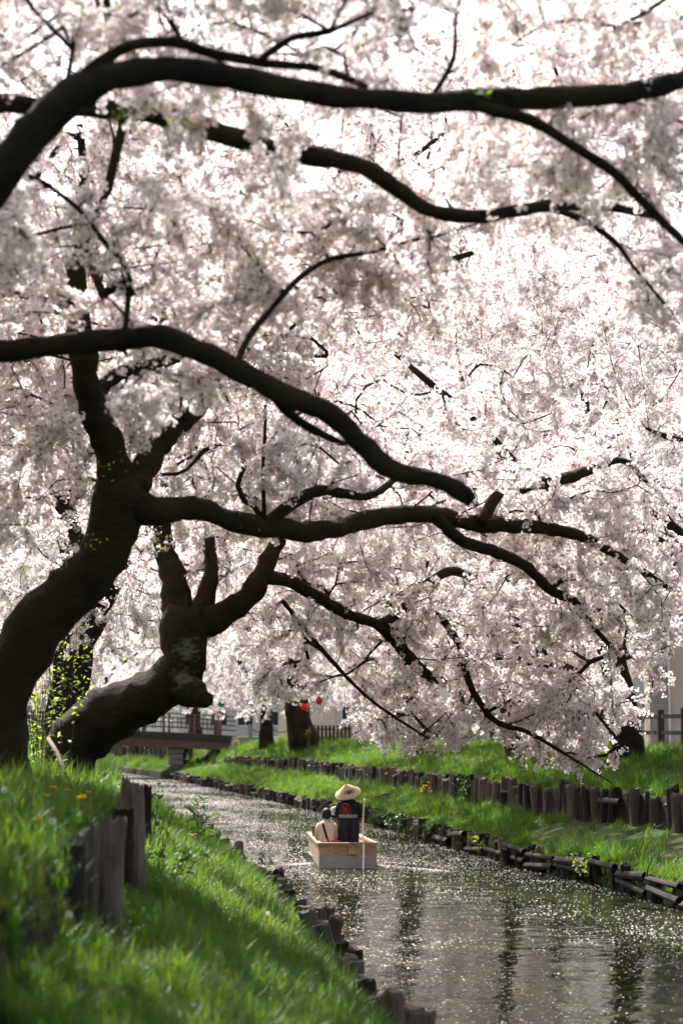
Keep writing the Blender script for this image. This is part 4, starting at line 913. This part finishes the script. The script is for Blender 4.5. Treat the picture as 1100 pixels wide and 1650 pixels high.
mb.add(ring, [(2 * i, (2 * i + 2) % 80, (2 * i + 3) % 80, 2 * i + 1) for i in range(40)]); mb.build('crest', RED, ct)
mb = MB()
for x, z, a in ((-.09, 1.195, .5), (-.05, 1.185, -.4), (-.135, 1.13, 1.4)):
    d_ = (math.cos(a) * .022, math.sin(a) * .014); mb.add([on_back(x - d_[0], z - d_[1] - .006), on_back(x + d_[0], z + d_[1] - .006), on_back(x + d_[0], z + d_[1] + .006), on_back(x - d_[0], z - d_[1] + .006)], [(0, 1, 2, 3)])
mb.build('crest_tassel', PALE, ct)
# hat
HA = Vector((-.27, -.42, .86)).normalized(); HM = HA.to_track_quat('Z', 'Y').to_matrix(); hc = Vector((-.01, .03, 1.41)); HRd, HHt = .265, .215
V = []; Fc = []; n, k = 40, 9
for j in range(k):
    t = j / (k - 1); rr = HRd * t ; z = HHt * (1 - t ** 1.12)
    for i in range(n):
        a = 6.28318 * i / n; V.append(hc + HM @ Vector((math.cos(a) * rr * (1 + .004 * (i % 2)), math.sin(a) * rr, z)))
for j in range(k - 1):
    for i in range(n): a = j * n + i; b = j * n + (i + 1) % n; Fc.append((a, a + n, b + n, b))
ht = obj('straw_hat', mesh('straw_hat', V, Fc, [STRAW], True), man); md = ht.modifiers.new('thick', 'SOLIDIFY'); md.thickness = .008
v, f = sweep([hc + HM @ Vector((math.cos(t) * HRd, math.sin(t) * HRd, 0)) for t in np.linspace(0, 6.28318, 41)], .006, 6, False); obj('hat_rim', mesh('hat_rim', v, f, [STRAW], True), ht)
me = text_mesh('小場松大', .022); inv = HM.transposed()
right = inv @ Vector((1, 0, .0)); backv = inv @ Vector((0, -1, 0)); a0 = math.atan2(backv.y, backv.x)
sgn = 1 if math.cos(a0 + .5) * right.x + math.sin(a0 + .5) * right.y > math.cos(a0 - .5) * right.x + math.sin(a0 - .5) * right.y else -1
V = []
for p in me.vertices:
    t = .60 - (p.co.y - .4) * .30; a = a0 + sgn * ((p.co.x - 2.0) * .40 + .12)
    V.append(hc + HM @ Vector((math.cos(a) * HRd * t, math.sin(a) * HRd * t, HHt * (1 - t ** 1.12) + .008)))
MB().add(V, [tuple(q.vertices) for q in me.polygons]).build('hat_lettering', INK, ht)
# pole
pa = pix(587, 1287, 42.05); pb = pix(584.5, 1330, 42.15); pc = pix(584.5, 1402, 41.7); pc.z = -.12
BAMBOO = noisy('bamboo', (.80, .71, .60), (.88, .81, .72), 10, .45, .1, .002, rand=0)
root = empty('bamboo_pole', pb, label='pale bamboo punting pole held upright in the water by boatman', cat='pole')
mpts, mr = catmull([pa - pb, pb - pb, (pc - pb) * .5 + Vector((.012, 0, 0)), pc - pb], [.016, .018, .021, .022], .12)
v, f = sweep(mpts, mr, 10); obj('shaft', mesh('shaft', v, f, [BAMBOO], True), root)
for i in range(2, len(mpts) - 1, 3): v, f = sweep([mpts[i] - Vector((0, 0, .006)), mpts[i], mpts[i] + Vector((0, 0, .006))], [mr[i] * 1.02, mr[i] * 1.22, mr[i] * 1.02], 10); obj('node', mesh('node', v, f, [BAMBOO], True), root)
hp = man.matrix_basis @ Vector((.262, -.115, .83))
v, f = sweep([Vector((math.cos(t) * .05, math.sin(t) * .04, -.01 + .01 * math.sin(2 * t))) for t in np.linspace(0, 6.28, 14)] + [Vector((.04, -.03, -.05))], .008, 6)
cu = obj('wrist_cord', mesh('wrist_cord', v, f, [RED], True), man, Vector((.266, -.09, .862)))
# woman in the cream jacket, seated, seen from behind
def sitter(label, loc, rz, jm, headz, sh, extra=0.0):
    V = [(0, 0, .13), (0, -.01, .30), (0, .0, .46), (0, .02, .58), (0, .03, .645), (0, .045, .70), (0, .05, .765), (0, .045, .81)]
    E = [(0, 1), (1, 2), (2, 3), (3, 4), (4, 5), (5, 6), (6, 7)]; Rr = [(.165, .13), (.14, .11), (.15, .105), (.09, .07), .047, (.068, .078), (.078, .092), (.06, .07)]
    for s in (-1, 1):
        n = len(V); V += [(s * sh, .01, .535), (s * (sh + .055), .04, .31), (s * .12, .24, .20)]; E += [(3, n), (n, n + 1), (n + 1, n + 2)]; Rr += [.055, .042, .029]; hand(V, E, Rr, n + 2, (s * .08, .30, .19), (-s * .5, .8, 0), (0, 0, 1), (0, .2, -1))
        n = len(V); V += [(s * .10, .08, .10), (s * .12, .46, .14), (s * .12, .50, -.16), (s * .12, .62, -.17)]; E += [(0, n), (n, n + 1), (n + 1, n + 2), (n + 2, n + 3)]; Rr += [.09, .062, .042, (.045, .03)]
    face(V, E, Rr, 6, (0, .05, .765), (0, 1, 0))
    p = skin_body('person', V, E, Rr, SKIN, loc, rz, label=label, cat='person', group='people in the boat')
    v, f = sweep([(0, 0, .02), (0, -.01, .14), (0, -.015, .28), (0, -.005, .42), (0, .01, .52), (0, .02, .575), (0, .03, .62)], [(.205, .15), (.19, .145), (.172, .135), (.185, .135), (.178, .12), (.128, .095), (.058, .06)], 30, False, (1, 0, 0), .06, 4)
    j = obj('jacket', mesh('jacket', v, f, [jm], True), p)
    for s in (-1, 1):
        v, f = sweep([(s * (sh - .02), .015, .55), (s * (sh + .035), .02, .44), (s * (sh + .06), .04, .31), (s * (sh + .02), .14, .245), (s * .13, .225, .205)], [.062, .064, .062, .055, .046], 14, True, (0, 1, 0), .12, 2 + s); obj('sleeve', mesh('sleeve', v, f, [jm], True), j)
        v, f = sweep([(s * .09, .02, .12), (s * .12, .46, .15), (s * .12, .50, -.1), (s * .12, .50, -.17)], [.115, .085, .07, .06], 12, True, None, .04); obj('trouser_leg', mesh('trouser_leg', v, f, [NAVY], True), p)
    v, f = sweep([(0, .03, .60), (0, .03, .66)], [(.075, .078), (.066, .07)], 16, False, (1, 0, 0)); obj('collar', mesh('collar', v, f, [jm], True), j)
    return p
wl_ = boat_pt(-.365, .80, .30)
wo_ = sitter('woman in cream jacket with black hair and shoulder strap, seated', wl_, BH - .05, CREAMC, .79, .145)
head_bits(wo_, (0, .05, .765), 0, True, (.088, .102, .10), .35)
def on_j(x, z): b = float(np.interp(z, [.02, .14, .28, .42, .52, .575], [.15, .145, .135, .135, .12, .095])); a = float(np.interp(z, [.02, .14, .28, .42, .52, .575], [.205, .19, .172, .185, .178, .128])); return Vector((x, .0 - b * math.sqrt(max(.02, 1 - (x / a) ** 2)) - .014, z))
tr_ = [(-.085, .575), (-.07, .52), (-.035, .40), (.0, .28), (.04, .17), (.07, .10)]
mb = MB(); v = []
for x, z in tr_: p = on_j(x, z); v += [p + Vector((-.024, 0, 0)), p + Vector((.024, -.002, 0)), p + Vector((.024, .006, 0)), p + Vector((-.024, .008, 0))]
f = []
for i in range(len(tr_) - 1):
    a = i * 4; f += [(a, a + 1, a + 5, a + 4), (a + 3, a + 7, a + 6, a + 2), (a + 1, a + 2, a + 6, a + 5), (a, a + 4, a + 7, a + 3)]
mb.add(v, f)
bag = empty('shoulder_bag', wl_ + Vector((.13, -.16, .02)), BH, label='red shoulder bag on a black strap behind the seated woman', cat='bag')
bag_o = wl_ + Vector((.13, -.16, .02)); Mw = Matrix.Rotation(BH - .05, 3, 'Z'); Mb = Matrix.Rotation(-BH, 3, 'Z')
mb.v = [tuple(Mb @ (wl_ + Mw @ Vector(p) - bag_o)) for p in mb.v]; mb.build('strap', BLACKC, bag)
v, f = sweep([(-.15, 0, .07), (-.10, -.01, .10), (.0, -.01, .115), (.10, .0, .13), (.15, .03, .14)], [(.05, .05), (.07, .075), (.075, .09), (.07, .09), (.04, .06)], 14, True, (0, 1, 0), .06, 1); obj('body', mesh('body', v, f, [REDC], True), bag)
v, f = sweep([(-.12, -.06, .10), (-.04, -.09, .12), (.06, -.095, .14), (.13, -.05, .16)], [(.012, .035), (.014, .045), (.014, .045), (.012, .03)], 10, True, (0, 1, 0), .05, 1); obj('flap', mesh('flap', v, f, [REDC], True), bag)
gl_ = boat_pt(-.085, 1.9, .25)
gr_ = sitter('passenger in a round grey hat half hidden behind the boatman', gl_, BH + .1, DARKC, .79, .17)
head_bits(gr_, (0, .05, .765), 0)
v, f = sweep([(0, .05, .74), (0, .05, .765), (0, .05, .79), (0, .05, .86), (0, .05, .905), (0, .05, .925)], [.185, .165, .128, .118, .09, .03], 20, True); obj('brimmed_hat', mesh('brimmed_hat', v, f, [GREYC], True), gr_)

# ------------------------------------------------------------------ petals on the water
def petals(name, label, P, size, m, tilt, seed):
    r = np.random.default_rng(seed); n = len(P); a = r.random(n) * 6.283
    ca, sa = np.cos(a), np.sin(a); s = size * r.uniform(.6, 1.25, n); Q = []
    for (u, v) in ((-1, 0), (0, -.62), (1, 0), (0, .62)):
        x = (u * ca - v * sa) * s; y = (u * sa + v * ca) * s; z = tilt * s * (u * np.cos(a * 3.1) + v * np.sin(a * 5.3))
        Q.append(P + np.stack([x, y, z + (abs(u) > 0) * .12 * s], 1))
    VV = np.stack(Q, 1).reshape(-1, 3); me = bpy.data.meshes.new(name); me.from_pydata(VV.tolist(), [], (np.arange(n)[:, None] * 4 + np.arange(4)[None]).tolist()); me.materials.append(m)
    return tag(obj(name, me), label, kind='stuff')
r = np.random.default_rng(21); PW = []
for d0_, d1_, dens in ((16, 26, 110), (26, 36, 125), (36, 48, 150), (48, 70, 150), (70, 100, 150), (100, 150, 110)):
    nn = int((d1_ - d0_) * 7.2 * dens); d = r.uniform(d0_, d1_, nn); t = r.random(nn); x = iL(d) + .1 + t * (iR(d) - iL(d) - .2)
    stream = .5 + .5 * np.sin(x * 1.1 + np.sin(d * .35) * 1.5 + d * .12) * np.sin(d * .42 + x * .7); fine = .5 + .5 * np.sin(x * 5 + d * 3.1) * np.sin(d * 4.3 - x * 2)
    keep = r.random(nn) < (.12 + .75 * stream ** 1.5 + .35 * fine * stream) 
    bx = (x - BX) + (d - BY) * .08; keep &= ~((np.abs(bx) < .68) & (d > 41.9) & (d < 46.6)); keep &= ~((np.abs(bx) < .62) & (d > 40.0) & (d < 42.0) & (r.random(nn) < .7))
    PW.append(np.stack([x, d, np.full(nn, .006)], 1)[keep])
# a fine line of petals pushed aside by the bow
for s0, nn in (((-.62, 43.6, -2.2, 41.8), 420), ((.75, 43.0, 2.2, 40.9), 260)):
    t = r.random(nn); PW.append(np.stack([s0[0] + (s0[2] - s0[0]) * t + r.normal(0, .05, nn), s0[1] + (s0[3] - s0[1]) * t + r.normal(0, .12, nn), np.full(nn, .008)], 1))
PW = np.concatenate(PW); petals('floating_petals', 'fallen petals floating on the canal', PW, .020, PETAL_W, .16, 3)

# ------------------------------------------------------------------ grass, weeds and ground cover
def tuft(seed, nb, rad, h, wd, m, lean=.35):
    rr = random.Random(seed); mb = MB()
    for i in range(nb):
        a = rr.random() * 6.28; q = rad * math.sqrt(rr.random()); b = Vector((math.cos(a) * q, math.sin(a) * q, -.015)); L = h * rr.uniform(.55, 1.15)
        o = Vector((rr.gauss(0, 1), rr.gauss(0, 1), 0)).normalized(); s = Vector((-o.y, o.x, 0)) * wd * rr.uniform(.7, 1.2); k = lean * rr.uniform(.2, 1.6)
        p1 = b + Vector((0, 0, L * .55)) + o * L * k * .3; p2 = b + Vector((0, 0, L * (1 - k * .25))) + o * L * k
        mb.add([b - s * .5, b + s * .5, p1 + s * .42, p1 - s * .42, p2], [(0, 1, 2, 3), (3, 2, 4)])
    return mesh('tuft', mb.v, mb.f, [m])
def weed(seed, m, k=9, L0=.09):
    rr = random.Random(seed); mb = MB()
    for i in range(k):
        a = rr.random() * 6.28; o = Vector((math.cos(a), math.sin(a), rr.uniform(.2, 1.3))).normalized(); s = o.cross(Vector((0, 0, 1))).normalized(); L = L0 * rr.uniform(.6, 1.3); b = Vector((rr.gauss(0, .03), rr.gauss(0, .03), rr.uniform(0, .08)))
        w_ = s * L * .2
        mb.add([b, b + o * L * .45 + w_, b + o * L, b + o * L * .45 - w_], [(0, 1, 2, 3)])
    return mesh('weed', mb.v, mb.f, [m])
TUFTS = proto_collection('tufts', [tuft(1, 24, .10, .085, .006, GRASS, .6), tuft(2, 24, .11, .11, .006, GRASS, .6), tuft(3, 20, .09, .16, .007, GRASS, .6), tuft(4, 24, .12, .065, .007, GRASS, .7), weed(5, WEED, 11, .06), weed(6, WEED, 15, .045), tuft(7, 12, .10, .09, .006, DRYGRASS, .8), tuft(8, 20, .07, .30, .009, GRASS, .55)])
TUFT_NG = scatter_group('tuft_scatter', TUFTS)
def cover(name, label, zf, spec, seed, weeds=.2, dry=.04, tall=.03, scl=1.0):
    r = np.random.default_rng(seed); P = []; Sx_ = []; I = []
    for d0_, d1_, fa, fb, dens, sc in spec:
        wmean = float(np.mean([fb(q) - fa(q) for q in np.linspace(d0_, d1_, 5)])); nn = int((d1_ - d0_) * wmean * dens)
        d = r.uniform(d0_, d1_, nn); t = r.random(nn)
        for dd, tt in zip(d, t):
            a, b = float(fa(dd)), float(fb(dd)); x = a + (b - a) * tt
            g = float(lump(x * 1.4 + 3, dd * 1.4)); 
            if g < -.22 and r.random() < .85: continue
            if zf is zR and 34 < dd < 45 and x < float(iS(dd)) - .05 and x > float(iS(dd)) - 1.5 - .5 * math.sin(dd * 2.1) and r.random() < .88: continue
            P.append((x, dd, zf(x, dd))); Sx_.append(sc * r.uniform(.65, 1.3) * (1 + .5 * max(0, g)))
            u = r.random(); I.append(4 + int(r.random() * 2) if u < weeds else 6 if u < weeds + dry else 7 if u < weeds + dry + tall else int(r.random() * 4))
    n = len(P); rot = np.stack([r.normal(0, .12, n), r.normal(0, .12, n), r.random(n) * 6.28], 1)
    return tag(scatter(name, TUFT_NG, np.array(P), rot, np.array(Sx_) * scl, np.array(I)), label, kind='stuff')
cover('grass', 'shaded grass and weeds on the near bank', zL, [(9, 13.6, lambda d: iW(d) - .06, lambda d: iW(d) + .10, 230, .8), (9, 20, lambda d: iW(d) + .02, lambda d: iL(d) - .02, 520, .66), (20, 34, lambda d: iW(d) + .02, lambda d: iL(d) - .02, 300, .8), (34, 62, lambda d: iW(d), lambda d: iL(d), 70, 1.1),
      (9, 24, lambda d: iW(d) - 2.2, lambda d: iW(d) - .05, 240, .9), (24, 34, lambda d: iW(d) - 5, lambda d: iW(d), 140, 1.0), (15, 24, lambda d: iW(d) - 4.5, lambda d: iW(d) - 2.2, 140, 1.1), (34, 75, lambda d: iW(d) - 7, lambda d: iW(d), 25, 1.5)], 31, .50, .10, .04)
cover('grass', 'bright sunlit grass on the far bank', zR, [(27, 64, lambda d: iR(d) - .06, lambda d: iR(d) + .3, 240, 1.3), (64, 112, lambda d: iR(d) - .02, lambda d: iR(d) + .3, 110, 1.4), (26, 60, lambda d: iR(d) + .05, lambda d: iS(d) - .05, 130, 1.2), (60, 112, lambda d: iR(d) + .05, lambda d: iS(d) - .05, 80, 1.35), (34, 60, lambda d: iS(d) + .1, lambda d: iS(d) + 6, 75, 1.4), (60, 116, lambda d: iS(d) + .1, lambda d: iS(d) + 6, 45, 1.5), (116, 165, lambda d: iR(d) + .1, lambda d: iS(d) + 3, 24, 1.8)], 32, .26, .12, .008, .82)
# fallen petals lying on the near grass
r = np.random.default_rng(77); d = r.uniform(9.5, 40, 650); t = r.random(650); x = iW(d) - 1.2 + t * (iL(d) - iW(d) + 1.2)
petals('fallen_petals', 'white petals scattered over the near grass', np.array([(a, b, zL(a, b) + r.uniform(.03, .15)) for a, b in zip(x, d)]), .011, PETAL_W, .5, 5)
# leafy plants
def leaf_plant(name, label, cat, loc, n, h, rad, L, wd, m, seed, stem=True, group=None, trail=0.0):
    rr = random.Random(seed); root = empty(name, loc, label=label, cat=cat, group=group); mb = MB(); st = MB()
    ns = max(3, n // 14)
    for s in range(ns):
        a = rr.random() * 6.28; q = rad * math.sqrt(rr.random()); b = Vector((math.cos(a) * q * .5, math.sin(a) * q * .5, 0)); t = Vector((math.cos(a) * q, math.sin(a) * q * .8, h * rr.uniform(.6, 1.1))); mid = b.lerp(t, .5) + Vector((rr.gauss(0, .05), rr.gauss(0, .05), h * .12))
        pts = [b, mid, t - Vector((0, 0, trail * h * rr.random()))]
        if stem: st.tube(pts, [.006, .005, .003], 4)
        for k in range(n // ns):
            u = rr.uniform(.1, 1); p = (b.lerp(mid, u * 2) if u < .5 else mid.lerp(pts[2], u * 2 - 1)); o = Vector((rr.gauss(0, 1), rr.gauss(0, 1), rr.gauss(.2, .5))).normalized(); sd_ = o.cross(Vector((rr.gauss(0, .4), rr.gauss(0, .4), 1))).normalized(); l = L * rr.uniform(.6, 1.3)
            mb.add([p, p + o * l * .4 + sd_ * l * wd, p + o * l - Vector((0, 0, l * .15)), p + o * l * .4 - sd_ * l * wd], [(0, 1, 2, 3)])
    lf = mb.build('foliage', m, root); lf['kind'] = 'stuff'
    if stem: st.build('stems', TWIG, root)
    return root
def gl(px, d, zf, off=0.0): x = (px - 550) * d / F; return (x, d, zf(x, d) + off)
leaf_plant('tall_weed', 'tall weed with long drooping leaves above the near stumps', 'weed', gl(322, 30.5, zL), 60, .75, .22, .26, .10, WEED, 1)
leaf_plant('shrub', 'leafy shrub spilling over the bank behind the gnarled stump', 'shrub', gl(236, 24, zL), 260, .75, .34, .09, .28, WEED, 2)
leaf_plant('shrub', 'bushy weed patch on the slope right of the tall grey post', 'shrub', gl(262, 19, zL), 200, .40, .40, .08, .26, WEED, 3)
leaf_plant('shrub', 'low leafy patch above the water stumps on the near bank', 'shrub', gl(395, 30, zL), 160, .35, .5, .09, .25, WEED, 4)
leaf_plant('sapling', 'yellow green shoots growing between the two left trunks', 'sapling', gl(75, 24, zL), 260, 1.7, .55, .07, .26, GREENLEAF, 5)
leaf_plant('sapling', 'yellow green sprouts in front of the dark far trunks', 'sapling', gl(110, 33, zL), 240, 2.4, .6, .085, .26, GREENLEAF, 6)
leaf_plant('sapling', 'bright sprouts left of the mossy trunk low at the left edge', 'sapling', gl(40, 27, zL), 200, 1.2, .6, .07, .26, GREENLEAF, 7)
for i, (px, d, n, rr_, lab) in enumerate(((618, 59, 300, .55, 'dark ivy clump at the water nearest the boat'), (655, 56.2, 300, .5, 'round ivy mound next right of the nearest ivy clump'), (712, 52, 260, .5, 'ivy hanging over the stumps in the middle of the far waterline'), (800, 45.8, 160, .35, 'light green sprouts by the loose rails on the far waterline'), (915, 38, 170, .4, 'straggly sprouts on the crumbling edge at right'))):
    x = float(iR(d)) - .12; leaf_plant('ivy_clump', lab, 'ivy', (x, d, .10), n, .42, rr_, .10, .36, IVY if i < 3 else GREENLEAF, 20 + i, True, 'plants on the far waterline')
for i, (px, d) in enumerate(((702, 60.5), (735, 55.2), (745, 54.4))):
    x = float(iS(d)) - .12; leaf_plant('ivy_clump', ['ivy mound on the stakes below the low blossom', 'ivy draped over a stake left of the yellow flower', 'ivy on the stake right of the yellow flower'][i], 'ivy', (x, d, .85), 240, .7, .3, .10, .36, IVY, 30 + i, True, 'ivy on the far stakes')
# dandelions
YEL = leafy('dandelion_yellow', (.75, .42, .01), (.80, .50, .02), .3, gloss=0); PUFF = leafy('dandelion_puff', (.70, .69, .66), (.78, .77, .75), .5, gloss=0); STEMG = mat('flower_stem', (.10, .16, .04), .7)[0]
def dandelion_meshes():
    st = MB().tube([(0, 0, -.03), (.005, 0, .1), (0, 0, .2)], .0035, 5); ye = MB()
    for k in range(22):
        a = k * 2.4; q = .006 + .018 * (k / 22); p = Vector((math.cos(a), math.sin(a), 0)); s = Vector((-p.y, p.x, 0)) * .006
        ye.add([Vector((0, 0, .2)), Vector((0, 0, .205)) + p * q + s + Vector((0, 0, .012)), Vector((0, 0, .205)) + p * (q + .010), Vector((0, 0, .205)) + p * q - s + Vector((0, 0, .012))], [(0, 1, 2, 3)])
    pf = MB()
    for k in range(60):
        z = 1 - 2 * (k + .5) / 60; a = k * 2.39996; q = math.sqrt(1 - z * z); p = Vector((math.cos(a) * q, math.sin(a) * q, z)); s = p.orthogonal().normalized() * .006; t = p.cross(s)
        e = Vector((0, 0, .2)) + p * .026; pf.add([e - s, e + s, e + t], [(0, 1, 2)]); pf.add([Vector((0, 0, .2)), e + s * .15, e - s * .15], [(0, 1, 2)])
    return mesh('stem', st.v, st.f, [STEMG]), mesh('flower_head', ye.v, ye.f, [YEL]), mesh('seed_head', pf.v, pf.f, [PUFF])
DS, DY, DP = dandelion_meshes()
DL = ['yellow dandelion below the upright dead branch', 'yellow dandelion midway between dead branch and gnarled stump', 'yellow dandelion low in the grass above the tall split post', 'largest yellow dandelion by the white seed head above the stump', 'yellow dandelion just under the largest one by the stump',
 'yellow dandelion touching the broken brown post tip', 'yellow dandelion left of the broken brown post tip', 'yellow dandelion directly behind the top of the squat black post', 'left one of two yellow dandelions at the shaded left edge', 'lower left yellow dandelion in the shaded left grass', 'yellow dandelion left of the tall drooping weed',
 'yellow dandelion at the foot of the tall drooping weed', 'yellow dandelion on the sunny slope near the water stumps', 'yellow dandelion hidden behind the tall drooping weed', 'orange yellow dandelion on dark soil below the squat post',
 'white seed head beside the largest yellow dandelion', 'white seed head on dark soil left of the squat post', 'white seed head near the tilted stumps by the water', 'white seed head at the foot of the squat black post', 'white seed head at the very left edge', 'white seed head at the foot of the tall split post']
rr = random.Random(4)
for i, (px, d, kind) in enumerate(((113, 17.5, 0), (147, 17.8, 0), (138, 16.6, 0), (214, 22, 0), (212, 21.4, 0), (207, 20.8, 0), (200, 21, 0), (136, 14.9, 0), (90, 15.8, 0), (80, 15.2, 0), (305, 24, 0), (338, 23, 0), (430, 22.5, 0), (318, 30, 0), (66, 12.6, 0), (194, 22.6, 1), (90, 13.2, 1), (433, 20.3, 1), (118, 12.4, 1), (12, 15, 1), (170, 15.8, 1))):
    x = (px - 550) * d / F; z = zL(x, d)
    o = empty('dandelion', (x, d, z), rr.random() * 6, label=DL[i], cat='dandelion', group='white dandelion seed heads' if kind else 'yellow dandelions on the near bank')
    s = rr.uniform(.8, 1.0) if kind else rr.uniform(1.0, 1.4); o.scale = (s, s, s)
    obj('stem', DS, o); obj('seed_head' if kind else 'flower_head', DP if kind else DY, o)
# yellow flowers by the far trunks
for i, (px, d) in enumerate(((684, 58.2), (455, 96), (497, 95.5), (381, 110))):
    x, y, z = gl(px, d, zR); o = empty('mustard_plant', (x, y, z), label=['yellow flower in front of the dark far stakes', 'yellow mustard plant before the broad double trunk', 'yellow mustard plant right of the broad double trunk', 'yellow flowers close to the bridge end'][i], cat='flower')
    st = MB(); fl = MB()
    for k in range(7):
        a = k * 2.4; t = Vector((math.cos(a) * .12, math.sin(a) * .12, .55 + .08 * (k % 4) + (.35 if i else -.2))); st.tube([(0, 0, 0), t * .6, t], .008, 4)
        for q in range(6): p = t + Vector((rr.gauss(0, .03), rr.gauss(0, .03), rr.gauss(0, .03))); fl.add([p + Vector((.02, 0, 0)), p + Vector((0, .02, .01)), p - Vector((.02, 0, 0)), p - Vector((0, .02, .01))], [(0, 1, 2, 3)])
    st.build('stems', STEMG, o); fl.build('flowers', YEL, o)
